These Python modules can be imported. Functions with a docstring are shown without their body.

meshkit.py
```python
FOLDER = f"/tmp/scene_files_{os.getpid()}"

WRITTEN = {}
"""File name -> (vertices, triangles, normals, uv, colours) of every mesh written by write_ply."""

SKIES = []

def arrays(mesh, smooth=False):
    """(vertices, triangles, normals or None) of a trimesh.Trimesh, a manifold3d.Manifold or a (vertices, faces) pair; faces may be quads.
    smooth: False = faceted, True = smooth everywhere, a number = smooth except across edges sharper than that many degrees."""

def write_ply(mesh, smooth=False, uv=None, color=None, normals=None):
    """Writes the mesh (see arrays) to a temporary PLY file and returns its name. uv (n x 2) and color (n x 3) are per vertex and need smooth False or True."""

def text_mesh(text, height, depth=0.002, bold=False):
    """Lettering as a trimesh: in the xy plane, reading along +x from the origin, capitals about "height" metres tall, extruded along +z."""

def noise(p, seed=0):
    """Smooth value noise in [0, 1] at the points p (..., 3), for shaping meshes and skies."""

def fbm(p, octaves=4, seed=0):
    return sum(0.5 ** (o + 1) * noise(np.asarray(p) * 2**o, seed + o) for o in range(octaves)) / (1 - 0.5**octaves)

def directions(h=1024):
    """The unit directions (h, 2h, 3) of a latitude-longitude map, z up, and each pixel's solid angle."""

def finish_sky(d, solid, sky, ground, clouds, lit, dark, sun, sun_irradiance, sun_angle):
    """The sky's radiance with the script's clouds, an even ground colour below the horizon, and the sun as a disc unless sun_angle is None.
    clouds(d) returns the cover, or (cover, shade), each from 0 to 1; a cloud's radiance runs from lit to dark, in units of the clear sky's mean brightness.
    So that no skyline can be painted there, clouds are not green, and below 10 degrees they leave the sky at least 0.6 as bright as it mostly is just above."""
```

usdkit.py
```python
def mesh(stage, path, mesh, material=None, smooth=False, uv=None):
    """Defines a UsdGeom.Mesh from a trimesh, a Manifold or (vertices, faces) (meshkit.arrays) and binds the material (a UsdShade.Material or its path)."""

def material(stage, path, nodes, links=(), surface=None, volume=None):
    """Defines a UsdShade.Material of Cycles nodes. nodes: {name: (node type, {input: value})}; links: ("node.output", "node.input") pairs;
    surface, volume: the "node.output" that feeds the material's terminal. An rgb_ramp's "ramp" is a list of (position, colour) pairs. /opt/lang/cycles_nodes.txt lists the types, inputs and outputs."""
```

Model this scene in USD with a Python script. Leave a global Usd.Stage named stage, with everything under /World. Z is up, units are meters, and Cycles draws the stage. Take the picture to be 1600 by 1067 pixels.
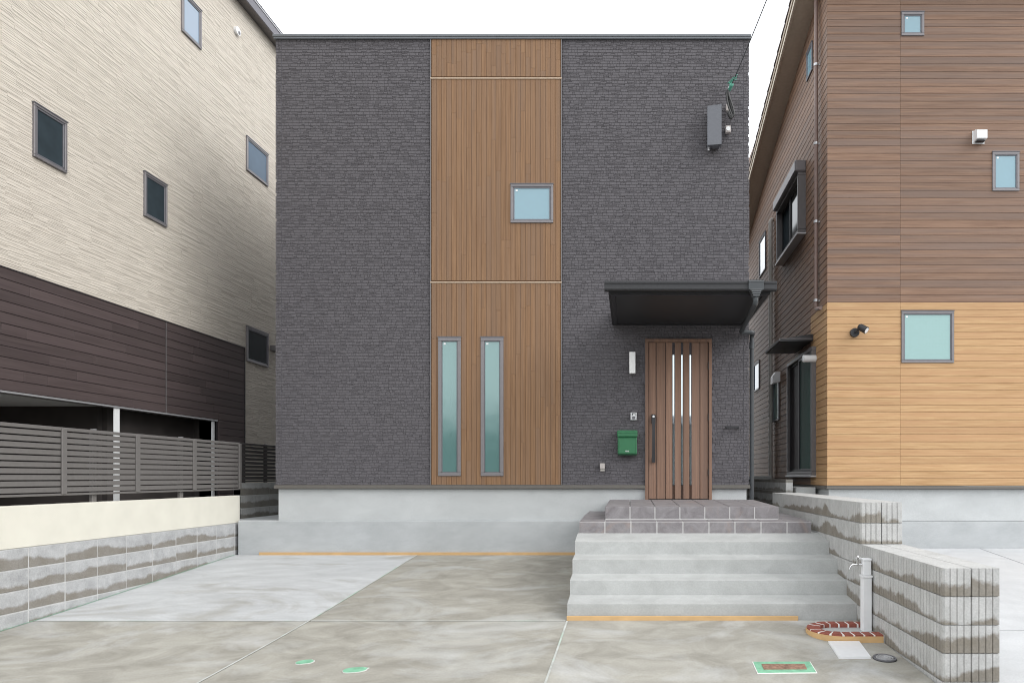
import math, random
import numpy as np, trimesh, usdkit, meshkit
from shapely.geometry import box as sbox, Polygon
from scipy.interpolate import PchipInterpolator
from pxr import Usd, UsdGeom, UsdLux, UsdShade, Gf, Sdf

stage = Usd.Stage.CreateInMemory()
UsdGeom.SetStageUpAxis(stage, UsdGeom.Tokens.z)
UsdGeom.SetStageMetersPerUnit(stage, 1.0)
world = UsdGeom.Xform.Define(stage, '/World')
stage.SetDefaultPrim(world.GetPrim())
UsdGeom.Scope.Define(stage, '/World/Looks')
random.seed(7)
rng = np.random.default_rng(7)

# ---------------------------------------------------------------- camera, sky, sun, exposure
E, F, CX, CY = 1.13, 1006.0, 985.0, 745.0       # eye height, focal length and vanishing point (of a 1600 px wide picture)
cam = UsdGeom.Camera.Define(stage, '/World/camera')
cam.AddTranslateOp().Set(Gf.Vec3d(0, 0, E))
cam.AddRotateXOp().Set(90.0)
cam.CreateHorizontalApertureAttr(36.0)
cam.CreateVerticalApertureAttr(36.0 * 682 / 1024)
cam.CreateFocalLengthAttr(36.0 * F / 1600)
cam.CreateHorizontalApertureOffsetAttr(-(CX - 800) / 1600 * 36)
cam.CreateVerticalApertureOffsetAttr((CY - 533.5) / 1600 * 36)
cam.CreateClippingRangeAttr(Gf.Vec2f(0.05, 3000))
cam.CreateExposureAttr(0.33)

SUN_EL, SUN_AZ = math.radians(37), math.radians(113)     # azimuth from +y (atan2(x, y)); behind the camera, to its right
sky = UsdLux.DomeLight.Define(stage, '/World/sky')
skym = usdkit.material(stage, '/World/Looks/sky_overcast', {
    'sky': ('sky_texture', {'sky_type': 'single_scattering', 'sun_disc': False, 'sun_elevation': SUN_EL, 'sun_rotation': SUN_AZ, 'aerosol_density': 2.0}),
    'co': ('texture_coordinate', {}),
    'n': ('noise_texture', {'scale': 2.2, 'detail': 5.0, 'roughness': 0.55}),
    'cover': ('map_range', {'from_min': 0.3, 'from_max': 0.75, 'to_min': 0.86, 'to_max': 0.97, 'clamp': True}),
    'mx': ('mix', {'color2': (11.2, 11.5, 11.8)}),
    'bg': ('background_shader', {'strength': 0.12})},
    [('co.generated', 'n.vector'), ('n.fac', 'cover.value'), ('cover.result', 'mx.fac'), ('sky.color', 'mx.color1'), ('mx.color', 'bg.color')], surface='bg.background')
UsdShade.MaterialBindingAPI.Apply(sky.GetPrim()).Bind(skym)
sky.GetPrim().SetCustomDataByKey('kind', 'structure')

sun = UsdLux.DistantLight.Define(stage, '/World/sun')
sun.CreateIntensityAttr(0.4)
sun.CreateAngleAttr(40.0)
sun.CreateNormalizeAttr(True)
sun.CreateColorAttr(Gf.Vec3f(1.0, 0.985, 0.965))
sun.AddRotateZOp().Set(math.degrees(-SUN_AZ))
sun.AddRotateXOp().Set(-(90 - math.degrees(SUN_EL)))

# ---------------------------------------------------------------- helpers
counts = {}
def numbered(parent, name):
    k = counts.get((parent, name), 0)
    counts[(parent, name)] = k + 1
    return f'{parent}/{name}' + (f'_{k:03d}' if k else '')

origins = {}
def tag(p, label=None, cat=None, group=None, kind=None):
    for k, v in (('label', label), ('category', cat), ('group', group), ('kind', kind)):
        if v: p.SetCustomDataByKey(k, v)
    return p

def thing(name, label=None, cat=None, at=(0, 0, 0), group=None, kind=None):
    path = numbered('/World', name)
    x = UsdGeom.Xform.Define(stage, path)
    x.AddTranslateOp().Set(Gf.Vec3d(*map(float, at)))
    origins[path] = np.array(at, float)
    return tag(x.GetPrim(), label, cat, group, kind)

def obj(name, mesh, mat, parent=None, smooth=False, **tags):
    """One mesh given in world coordinates, under a thing or part, or top-level."""
    pp = str(parent.GetPath()) if parent else '/World'
    path = numbered(pp, name)
    root = '/'.join(pp.split('/')[:3])
    o = origins.get(root, np.zeros(3)) if parent else np.zeros(3)
    v, f, n = meshkit.arrays(mesh, False)
    m = usdkit.mesh(stage, path, trimesh.Trimesh(v - o, f, process=False), MAT[mat], smooth)
    return tag(m.GetPrim(), **tags)

cat_ = trimesh.util.concatenate
# chamfered box template
_s = np.array([[x, y, z] for x in (-1, 1) for y in (-1, 1) for z in (-1, 1)], float)
_S = np.repeat(_s, 3, 0); _A = np.tile(np.eye(3), (8, 1))
_h = trimesh.convex.convex_hull(trimesh.PointCloud(_S * (1 - 0.2 * (1 - _A))).vertices)
# keep vertex order of the template
from scipy.spatial import ConvexHull
_hull = ConvexHull(_S * (1 - 0.2 * (1 - _A)))
_F = _hull.simplices.copy()
for _i, _t in enumerate(_F):
    _p = (_S * (1 - 0.2 * (1 - _A)))[_t]
    if np.dot(np.cross(_p[1] - _p[0], _p[2] - _p[0]), _hull.equations[_i, :3]) < 0:
        _F[_i] = _t[::-1]
_BF = np.array([[0, 1, 3], [0, 3, 2], [4, 6, 7], [4, 7, 5], [0, 4, 5], [0, 5, 1], [2, 3, 7], [2, 7, 6], [0, 2, 6], [0, 6, 4], [1, 5, 7], [1, 7, 3]])
def bx(x0, x1, y0, y1, z0, z1, b=0.0):
    c = np.array([x0 + x1, y0 + y1, z0 + z1]) / 2
    h = np.abs(np.array([x1 - x0, y1 - y0, z1 - z0])) / 2
    if b <= 0:
        return trimesh.Trimesh(c + _s * h, _BF, process=False)
    b = min(b, h.min() * 0.9)
    return trimesh.Trimesh(c + _S * (h - b * (1 - _A)), _F, process=False)

def tube(pts, r, n=8, caps=True):
    pts = np.asarray(pts, float); m = len(pts)
    rs = np.broadcast_to(r, (m,))
    d = np.gradient(pts, axis=0); d /= np.linalg.norm(d, axis=1, keepdims=True)
    u = np.cross(d[0], [0.3, 0.2, 1.0]); u /= np.linalg.norm(u)
    V = []
    a = np.arange(n) * 2 * math.pi / n
    for i in range(m):
        u = u - d[i] * np.dot(u, d[i]); u /= np.linalg.norm(u)
        w = np.cross(d[i], u)
        V.append(pts[i] + rs[i] * (np.cos(a)[:, None] * u + np.sin(a)[:, None] * w))
    V = np.vstack(V); Fc = []
    for i in range(m - 1):
        for k in range(n):
            k2 = (k + 1) % n
            p, q, s, t = i * n + k, i * n + k2, (i + 1) * n + k2, (i + 1) * n + k
            Fc += [[p, q, s], [p, s, t]]
    if caps:
        V = np.vstack([V, pts[:1], pts[-1:]])
        c0, c1 = m * n, m * n + 1
        for k in range(n):
            k2 = (k + 1) % n
            Fc += [[c0, k2, k], [c1, (m - 1) * n + k, (m - 1) * n + k2]]
    return trimesh.Trimesh(V, np.array(Fc), process=False)

def cyl(p0, p1, r, n=16):
    return tube([p0, p1], r, n)

def sphere(c, r, sub=2):
    m = trimesh.creation.icosphere(sub, r); m.apply_translation(c); return m

def rounded(pts, r, n=5):
    """A polyline with its inner corners rounded."""
    pts = [np.array(p, float) for p in pts]; out = [pts[0]]
    for a, b, c in zip(pts, pts[1:], pts[2:]):
        u, w = a - b, c - b; lu, lw = np.linalg.norm(u), np.linalg.norm(w)
        q = min(r, lu / 2, lw / 2); p, s = b + u / lu * q, b + w / lw * q
        for t in np.linspace(0, 1, n):
            out.append((1 - t) ** 2 * p + 2 * t * (1 - t) * b + t * t * s)
    return np.array(out + [pts[-1]])

def prism(poly, depth):
    return trimesh.creation.extrude_polygon(poly, depth, engine='earcut')

def face_prism(poly, plane, d0, d1):
    """poly in (u, v) of a wall plane -> solid from depth d0 to d1 in front of it."""
    m = prism(poly, d1 - d0)
    v = np.array(m.vertices)
    out = np.array([plane(a, b, c + d0) for a, b, c in v])
    m2 = trimesh.Trimesh(out, m.faces, process=False)
    if m2.volume < 0: m2.invert()
    return m2

def pbox(plane, u0, u1, v0, v1, d0, d1, b=0.0):
    p, q = np.array(plane(u0, v0, d0)), np.array(plane(u1, v1, d1))
    lo, hi = np.minimum(p, q), np.maximum(p, q)
    return bx(lo[0], hi[0], lo[1], hi[1], lo[2], hi[2], b)

Y0, Y1, XL, XR = 9.4, 9.87, -7.0, 3.02       # facades: this house, right house; side walls: left house, right house
front = lambda u, v, d: (u, Y0 - d, v)
rfront = lambda u, v, d: (u, Y1 - d, v)
lside = lambda u, v, d: (XL + d, u, v)
rside = lambda u, v, d: (XR - d, u, v)
def PX(px, Y): return (px - CX) * Y / F
def PZ(py, Y): return E - (py - CY) * Y / F

_gy = [-60, -20, 2.0, 4.6, 5.5, 6.25, 7.8, 9.4, 11, 40]
_gh = [1.78, 1.72, 1.56, 1.475, 1.43, 1.384, 1.262, 1.13, 1.02, 0.95]
_gp = PchipInterpolator(_gy, _gh)
def gz(y): return E - _gp(np.clip(y, -60, 40))

# ---------------------------------------------------------------- materials
MAT = {}
def M(name, nodes, links, surface='p.BSDF'):
    MAT[name] = usdkit.material(stage, '/World/Looks/' + name, nodes, links, surface=surface)

def plain(name, col, rough=0.5, metal=0.0, spec=0.5, noise=0.12, scale=25.0, bump=0.0, bscale=80.0):
    nodes = {'g': ('geometry', {}), 'n': ('noise_texture', {'scale': scale, 'detail': 4.0}),
             'r': ('rgb_ramp', {'ramp': [(0.25, tuple(c * (1 - noise) for c in col)), (0.75, tuple(min(1, c * (1 + noise)) for c in col))]}),
             'p': ('principled_bsdf', {'roughness': rough, 'metallic': metal, 'specular_ior_level': spec})}
    links = [('g.position', 'n.vector'), ('n.fac', 'r.fac'), ('r.color', 'p.base_color')]
    if bump:
        nodes['n2'] = ('noise_texture', {'scale': bscale, 'detail': 3.0})
        nodes['b'] = ('bump', {'strength': bump, 'distance': 0.004})
        links += [('g.position', 'n2.vector'), ('n2.fac', 'b.height'), ('b.normal', 'p.normal')]
    M(name, nodes, links)

def wood(name, dark, light, stretch, rough=0.65, spec=0.3, vary=0.22, bump=0.25, tint=None):
    """Printed wood siding: grain drawn out along one axis, every board with its own tone."""
    tint = tint or tuple(c * 0.75 + 0.03 for c in dark)
    nodes = {'g': ('geometry', {}), 'oi': ('object_info', {}),
             'off': ('combine_xyz', {}), 'k': ('math', {'math_type': 'multiply', 'value2': 37.0}),
             'add': ('vector_math', {'math_type': 'add'}),
             'mp': ('mapping', {'scale': stretch}),
             'n': ('noise_texture', {'scale': 1.0, 'detail': 6.0, 'roughness': 0.62, 'distortion': 0.4}),
             'mp2': ('mapping', {'scale': tuple(s * 0.18 for s in stretch)}),
             'n2': ('noise_texture', {'scale': 1.0, 'detail': 3.0}),
             'r': ('rgb_ramp', {'ramp': [(0.33, dark), (0.67, light)]}),
             'mr': ('map_range', {'from_min': 0.4, 'from_max': 0.66, 'to_min': 0.0, 'to_max': 0.7, 'clamp': True}),
             'mx': ('mix', {'color2': tint}),
             'v': ('map_range', {'from_min': 0.0, 'from_max': 1.0, 'to_min': 1 - vary, 'to_max': 1 + vary}),
             'h': ('hsv', {}),
             'b': ('bump', {'strength': bump, 'distance': 0.003}),
             'p': ('principled_bsdf', {'roughness': rough, 'specular_ior_level': spec})}
    links = [('oi.random', 'k.value1'), ('k.value', 'off.x'), ('k.value', 'off.y'), ('k.value', 'off.z'), ('g.position', 'add.vector1'), ('off.vector', 'add.vector2'),
             ('add.vector', 'mp.vector'), ('mp.vector', 'n.vector'), ('add.vector', 'mp2.vector'), ('mp2.vector', 'n2.vector'),
             ('n.fac', 'r.fac'), ('n2.fac', 'mr.value'), ('mr.result', 'mx.fac'), ('r.color', 'mx.color1'),
             ('oi.random', 'v.value'), ('v.result', 'h.value'), ('mx.color', 'h.color'), ('h.color', 'p.base_color'),
             ('n.fac', 'b.height'), ('b.normal', 'p.normal')]
    M(name, nodes, links)

def islands(name, ramp, rough=0.75, nscale=60.0, bump=0.5, stretch=(1, 1, 1), vary=0.25):
    """Many small stones in one mesh, each its own tone."""
    nodes = {'g': ('geometry', {}), 'r': ('rgb_ramp', {'ramp': ramp}), 'mp': ('mapping', {'scale': stretch}),
             'n': ('noise_texture', {'scale': nscale, 'detail': 4.0, 'roughness': 0.6}),
             'v': ('map_range', {'from_min': 0.25, 'from_max': 0.75, 'to_min': 1 - vary, 'to_max': 1 + vary}),
             'h': ('hsv', {}), 'b': ('bump', {'strength': bump, 'distance': 0.004}), 'p': ('principled_bsdf', {'roughness': rough})}
    M(name, nodes, [('g.random_per_island', 'r.fac'), ('g.position', 'mp.vector'), ('mp.vector', 'n.vector'), ('n.fac', 'v.value'), ('v.result', 'h.value'), ('r.color', 'h.color'),
                    ('h.color', 'p.base_color'), ('n.fac', 'b.height'), ('b.normal', 'p.normal')])

def concrete(name, lo, hi, stain, cover=(0.45, 0.7), scale=1.1, rough=0.8, squash=(1, 1, 1), bump=0.15, dist=1.2, amount=0.8, arcs=0.06):
    nodes = {'g': ('geometry', {}), 'mp': ('mapping', {'scale': squash}),
             'n': ('noise_texture', {'scale': scale * 3.2, 'detail': 8.0, 'roughness': 0.62, 'distortion': dist}),
             'big': ('noise_texture', {'scale': scale, 'detail': 5.0, 'roughness': 0.6, 'distortion': dist * 1.4}),
             'fine': ('noise_texture', {'scale': 70.0, 'detail': 5.0, 'roughness': 0.75}),
             'r': ('rgb_ramp', {'ramp': [(0.30, lo), (0.70, hi)]}),
             'mr': ('map_range', {'from_min': cover[0], 'from_max': cover[1], 'to_min': 0.0, 'to_max': amount, 'clamp': True}),
             'mx': ('mix', {'color2': stain}), 'fm': ('map_range', {'from_min': 0.3, 'from_max': 0.7, 'to_min': 0.9, 'to_max': 1.1}), 'h': ('hsv', {}),
             'wv': ('wave_texture', {'wave_type': 'rings', 'rings_direction': 'z', 'scale': 0.9, 'distortion': 9.0, 'detail': 4.0, 'detail_scale': 0.7, 'detail_roughness': 0.65}),
             'wm': ('map_range', {'from_min': 0.0, 'from_max': 1.0, 'to_min': 1.0 - arcs, 'to_max': 1.0 + arcs}), 'wf': ('math', {'math_type': 'multiply'}),
             'rr': ('map_range', {'from_min': 0.0, 'from_max': 1.0, 'to_min': rough, 'to_max': rough - 0.25}),
             'b': ('bump', {'strength': bump, 'distance': 0.004}), 'p': ('principled_bsdf', {'roughness': rough})}
    M(name, nodes, [('g.position', 'mp.vector'), ('mp.vector', 'n.vector'), ('mp.vector', 'big.vector'), ('g.position', 'fine.vector'), ('n.fac', 'r.fac'), ('r.color', 'mx.color1'),
                    ('big.fac', 'mr.value'), ('mr.result', 'mx.fac'), ('fine.fac', 'fm.value'), ('g.position', 'wv.vector'), ('wv.fac', 'wm.value'), ('fm.result', 'wf.value1'), ('wm.result', 'wf.value2'), ('wf.value', 'h.value'), ('mx.color', 'h.color'), ('h.color', 'p.base_color'),
                    ('mr.result', 'rr.value'), ('rr.result', 'p.roughness'), ('n.fac', 'b.height'), ('b.normal', 'p.normal')])

def wet_block(name, lo, hi, wet, z0, lift=0.42, amp=1.6, freq=2.2, cool=None):
    """Concrete block whose lower edge of every course is still damp, up to an uneven line."""
    nodes = {'g': ('geometry', {}), 'sx': ('separate_xyz', {}),
             'a': ('math', {'math_type': 'subtract', 'value2': z0}), 'd': ('math', {'math_type': 'divide', 'value2': 0.2}),
             'f': ('math', {'math_type': 'floored_modulo', 'value2': 1.0}),
             'n': ('noise_texture', {'scale': freq, 'detail': 9.0, 'roughness': 0.66}),
             'fl': ('math', {'math_type': 'floor'}), 'flk': ('math', {'math_type': 'multiply', 'value2': 3.7}), 'fv': ('combine_xyz', {}), 'ad': ('vector_math', {'math_type': 'add'}),
             'np': ('mapping', {'scale': (1.0, 1.0, 0.8)}), 'oi': ('object_info', {}), 'om': ('math', {'math_type': 'multiply_add', 'value2': 0.22, 'value3': -0.11}), 'lo': ('math', {'math_type': 'add'}), 'wv': ('noise_texture', {'scale': 5.0, 'detail': 6.0, 'roughness': 0.7}), 'wr': ('map_range', {'from_min': 0.3, 'from_max': 0.7, 'to_min': 0.75, 'to_max': 1.0, 'clamp': True}), 'wm': ('math', {'math_type': 'multiply'}),
             'nc': ('math', {'math_type': 'subtract', 'value2': 0.5}), 'na': ('math', {'math_type': 'multiply', 'value2': amp}),
             'lv': ('math', {'math_type': 'add', 'value2': lift}),
             'df': ('math', {'math_type': 'subtract'}),
             'mk': ('map_range', {'from_min': -0.05, 'from_max': 0.09, 'to_min': 0.0, 'to_max': 0.95, 'clamp': True}),
             'm': ('noise_texture', {'scale': 7.0, 'detail': 6.0, 'roughness': 0.65}), 'fine': ('noise_texture', {'scale': 75.0, 'detail': 5.0, 'roughness': 0.75}),
             'r': ('rgb_ramp', {'ramp': [(0.3, lo), (0.7, hi)]}),
             'mx': ('mix', {'color2': wet}), 'fm': ('map_range', {'from_min': 0.3, 'from_max': 0.7, 'to_min': 0.82, 'to_max': 1.18}), 'h': ('hsv', {}),
             'b': ('bump', {'strength': 0.8, 'distance': 0.004}), 'p': ('principled_bsdf', {'roughness': 0.85})}
    M(name, nodes, [('g.position', 'sx.vector'), ('sx.z', 'a.value1'), ('a.value', 'd.value1'), ('d.value', 'f.value1'), ('d.value', 'fl.value1'), ('fl.value', 'flk.value1'),
                    ('flk.value', 'fv.x'), ('flk.value', 'fv.y'), ('g.position', 'np.vector'), ('np.vector', 'ad.vector1'), ('fv.vector', 'ad.vector2'), ('ad.vector', 'n.vector'),
                    ('n.fac', 'nc.value1'), ('nc.value', 'na.value1'), ('na.value', 'lv.value1'), ('oi.random', 'om.value1'), ('lv.value', 'lo.value1'), ('om.value', 'lo.value2'), ('lo.value', 'df.value1'), ('g.position', 'wv.vector'), ('wv.fac', 'wr.value'), ('wr.result', 'wm.value2'), ('mk.result', 'wm.value1'), ('f.value', 'df.value2'), ('df.value', 'mk.value'),
                    ('g.position', 'm.vector'), ('g.position', 'fine.vector'), ('m.fac', 'r.fac'), ('r.color', 'mx.color1'), ('wm.value', 'mx.fac'),
                    ('fine.fac', 'fm.value'), ('fm.result', 'h.value'), ('mx.color', 'h.color'), ('h.color', 'p.base_color'), ('fine.fac', 'b.height'), ('b.normal', 'p.normal')])

def pane(name, base, rough=0.12, ior=1.9, pattern=0.0, pscale=45.0, tint=(1, 1, 1)):
    nodes = {'g': ('geometry', {}), 'p': ('principled_bsdf', {'base_color': base, 'roughness': rough, 'ior': ior, 'specular_tint': tint, 'specular_ior_level': 0.5, 'coat_weight': 0.5, 'coat_roughness': 0.02})}
    links = []
    nodes['n'] = ('noise_texture', {'scale': 1.2, 'detail': 2.0}); nodes['b0'] = ('bump', {'strength': 0.12, 'distance': 0.05})
    links += [('g.position', 'n.vector'), ('n.fac', 'b0.height')]
    if pattern:
        nodes['v'] = ('voronoi_texture', {'scale': pscale, 'randomness': 0.15}); nodes['b'] = ('bump', {'strength': pattern, 'distance': 0.004})
        links += [('g.position', 'v.vector'), ('v.distance', 'b.height'), ('b0.normal', 'b.normal'), ('b.normal', 'p.normal')]
    links += [('b0.normal', 'p.coat_normal')]
    M(name, nodes, links)

islands('charcoal_stone', [(0.0, (0.108, 0.101, 0.109)), (0.5, (0.113, 0.106, 0.114)), (1.0, (0.119, 0.111, 0.119))], rough=0.8, vary=0.14, nscale=75, bump=0.4)
plain('charcoal_base', (0.10, 0.094, 0.101), 0.85, noise=0.2)
plain('charcoal_side', (0.12, 0.114, 0.126), 0.85, noise=0.2, bump=0.6, bscale=40)
islands('pale_strips', [(0.0, (0.58, 0.53, 0.46)), (0.05, (0.70, 0.68, 0.64)), (0.10, (0.79, 0.81, 0.825)), (0.3, (0.83, 0.86, 0.89)), (0.8, (0.85, 0.88, 0.905)), (1.0, (0.87, 0.895, 0.915))], rough=0.8, nscale=9, bump=0.25, stretch=(1, 0.6, 4.5), vary=0.13)
plain('pale_base', (0.80, 0.81, 0.82), 0.85)
wood('facade_wood', (0.19, 0.103, 0.052), (0.28, 0.165, 0.09), (60, 10, 1.3), vary=0.035, bump=0.12, tint=(0.205, 0.13, 0.085))
plain('wood_groove', (0.15, 0.086, 0.048), 0.8)
plain('brown_groove', (0.12, 0.073, 0.052), 0.8)
plain('oak_groove', (0.31, 0.185, 0.09), 0.8)
plain('wood_trim', (0.50, 0.385, 0.28), 0.5)
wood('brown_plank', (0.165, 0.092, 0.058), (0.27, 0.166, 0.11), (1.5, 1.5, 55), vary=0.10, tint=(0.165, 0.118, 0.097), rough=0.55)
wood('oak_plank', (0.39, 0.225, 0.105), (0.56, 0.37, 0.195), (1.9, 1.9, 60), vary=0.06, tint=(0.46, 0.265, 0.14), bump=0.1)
wood('dark_plank', (0.05, 0.036, 0.035), (0.082, 0.061, 0.059), (30, 1.4, 60), vary=0.2, tint=(0.075, 0.055, 0.055))
wood('door_wood', (0.185, 0.108, 0.075), (0.295, 0.18, 0.125), (75, 10, 1.1), vary=0.09, bump=0.1)
wood('door_recess', (0.105, 0.062, 0.045), (0.15, 0.09, 0.065), (75, 10, 1.1), vary=0.03)
plain('taupe_metal', (0.155, 0.145, 0.145), 0.4, 0.3, noise=0.05)
plain('sash_metal', (0.20, 0.188, 0.194), 0.38, 0.3, noise=0.05)
plain('sash_inner', (0.15, 0.148, 0.162), 0.42, 0.3, noise=0.05)
plain('coping_metal', (0.155, 0.165, 0.175), 0.4, 0.4, noise=0.06)
plain('flashing', (0.135, 0.125, 0.112), 0.5, 0.2, noise=0.06)
plain('black_metal', (0.03, 0.03, 0.033), 0.42, 0.2, noise=0.08)
plain('canopy_metal', (0.024, 0.024, 0.026), 0.5, 0.0, noise=0.08)
plain('grey_trim_metal', (0.17, 0.175, 0.18), 0.35, 0.3, noise=0.06)
plain('dark_pipe', (0.045, 0.05, 0.054), 0.4, noise=0.08)
plain('copper_pipe', (0.20, 0.135, 0.115), 0.4, noise=0.1)
plain('grey_pipe', (0.42, 0.40, 0.37), 0.5, noise=0.08)
plain('soffit', (0.40, 0.32, 0.25), 0.7, noise=0.08)
plain('barge', (0.60, 0.52, 0.42), 0.6, noise=0.08)
plain('roof_tile', (0.13, 0.105, 0.095), 0.6, noise=0.2)
plain('fascia_grey', (0.15, 0.145, 0.165), 0.4, 0.2, noise=0.05)
plain('silver', (0.55, 0.55, 0.56), 0.35, 0.6, noise=0.05)
plain('fence_metal', (0.165, 0.155, 0.148), 0.45, 0.2, noise=0.06)
plain('fence_dark', (0.045, 0.04, 0.038), 0.5, 0.1, noise=0.06)
plain('white_plastic', (0.74, 0.745, 0.75), 0.35, noise=0.03)
plain('opal_white', (0.92, 0.92, 0.91), 0.3, noise=0.01)
plain('white_metal', (0.72, 0.73, 0.73), 0.4, noise=0.03)
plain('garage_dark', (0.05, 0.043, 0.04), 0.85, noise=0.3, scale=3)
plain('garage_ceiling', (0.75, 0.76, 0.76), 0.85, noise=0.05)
plain('cream_render', (0.66, 0.64, 0.56), 0.9, noise=0.05, scale=4.0, bump=0.25, bscale=220)
plain('mortar', (0.48, 0.48, 0.475), 0.9, noise=0.12)
plain('white_mortar', (0.78, 0.77, 0.74), 0.85, noise=0.06)
plain('red_brick', (0.25, 0.07, 0.048), 0.75, noise=0.35, scale=45, bump=0.4)
plain('masking_strip', (0.56, 0.36, 0.17), 0.6, noise=0.12, scale=6)
plain('green_mailbox', (0.03, 0.15, 0.066), 0.38, noise=0.06)
plain('green_dark', (0.012, 0.05, 0.024), 0.5)
plain('box_grey', (0.115, 0.12, 0.136), 0.45, noise=0.05)
plain('beige_box', (0.46, 0.42, 0.40), 0.5, noise=0.05)
plain('black_rubber', (0.02, 0.02, 0.02), 0.5, noise=0.05)
plain('green_wire', (0.12, 0.42, 0.31), 0.5, noise=0.1)
plain('chrome', (0.78, 0.78, 0.78), 0.08, 1.0, noise=0.02)
plain('grout', (0.60, 0.59, 0.575), 0.9, noise=0.06)
plain('rust_lid', (0.25, 0.15, 0.105), 0.85, noise=0.55, scale=30, bump=0.4)
plain('green_tape', (0.20, 0.44, 0.29), 0.65, noise=0.28, scale=18)
plain('asphalt', (0.05, 0.05, 0.052), 0.9, noise=0.25, scale=60)
plain('soil', (0.16, 0.14, 0.11), 0.95, noise=0.3, scale=1.5)
plain('lot_gravel', (0.2, 0.19, 0.175), 0.95, noise=0.3, scale=14)
plain('screen_mesh', (0.03, 0.042, 0.05), 0.85, spec=0.1, noise=0.15, scale=6)
plain('dark_room_glass', (0.02, 0.024, 0.024), 0.06, noise=0.1)
plain('green_room_glass', (0.055, 0.10, 0.085), 0.08, noise=0.1)
plain('shutter_dark', (0.035, 0.03, 0.032), 0.5)
plain('house_wall_pale', (0.10, 0.115, 0.12), 0.9)
plain('house_wall_tan', (0.08, 0.095, 0.095), 0.9)
plain('far_roof', (0.09, 0.09, 0.1), 0.7)
pane('frosted_teal', (0.085, 0.17, 0.16), pattern=0.1, pscale=70.0, rough=0.1, ior=2.35, tint=(0.8, 0.97, 0.96))
pane('frosted_blue', (0.16, 0.28, 0.335), pattern=0.0, rough=0.08, ior=2.0, tint=(0.85, 0.97, 1.0))
pane('frosted_clear', (0.19, 0.33, 0.315), pattern=0.2, ior=2.1, tint=(0.85, 0.98, 0.97))
pane('sky_glass', (0.20, 0.27, 0.36), rough=0.05)
plain('mid_glass', (0.075, 0.12, 0.175), 0.25, spec=0.25, noise=0.12, scale=3)
pane('bright_glass', (0.62, 0.65, 0.7), rough=0.05)
plain('door_glass', (0.60, 0.655, 0.67), 0.03, 0.95, noise=0.02)
concrete('foundation_render', (0.455, 0.47, 0.47), (0.52, 0.535, 0.535), (0.55, 0.565, 0.565), scale=0.8, squash=(1, 1, 2), dist=0.3, amount=0.35, arcs=0.02)
concrete('footing_concrete', (0.375, 0.39, 0.395), (0.45, 0.465, 0.47), (0.49, 0.505, 0.51), scale=0.9, squash=(1, 1, 2), dist=0.3, amount=0.5, arcs=0.02)
concrete('step_concrete', (0.38, 0.385, 0.375), (0.455, 0.463, 0.452), (0.30, 0.305, 0.295), cover=(0.5, 0.75), scale=1.5, dist=0.6, amount=0.4, arcs=0.02)
concrete('slab_damp', (0.23, 0.216, 0.184), (0.375, 0.36, 0.315), (0.46, 0.465, 0.455), cover=(0.5, 0.7), scale=0.9, squash=(0.85, 1.1, 1), dist=0.9, amount=0.7, arcs=0.035)
concrete('slab_dry', (0.41, 0.418, 0.42), (0.52, 0.53, 0.535), (0.31, 0.30, 0.27), cover=(0.54, 0.66), scale=0.75, squash=(0.6, 1.3, 1), dist=1.5, amount=0.7, arcs=0.02)
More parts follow.
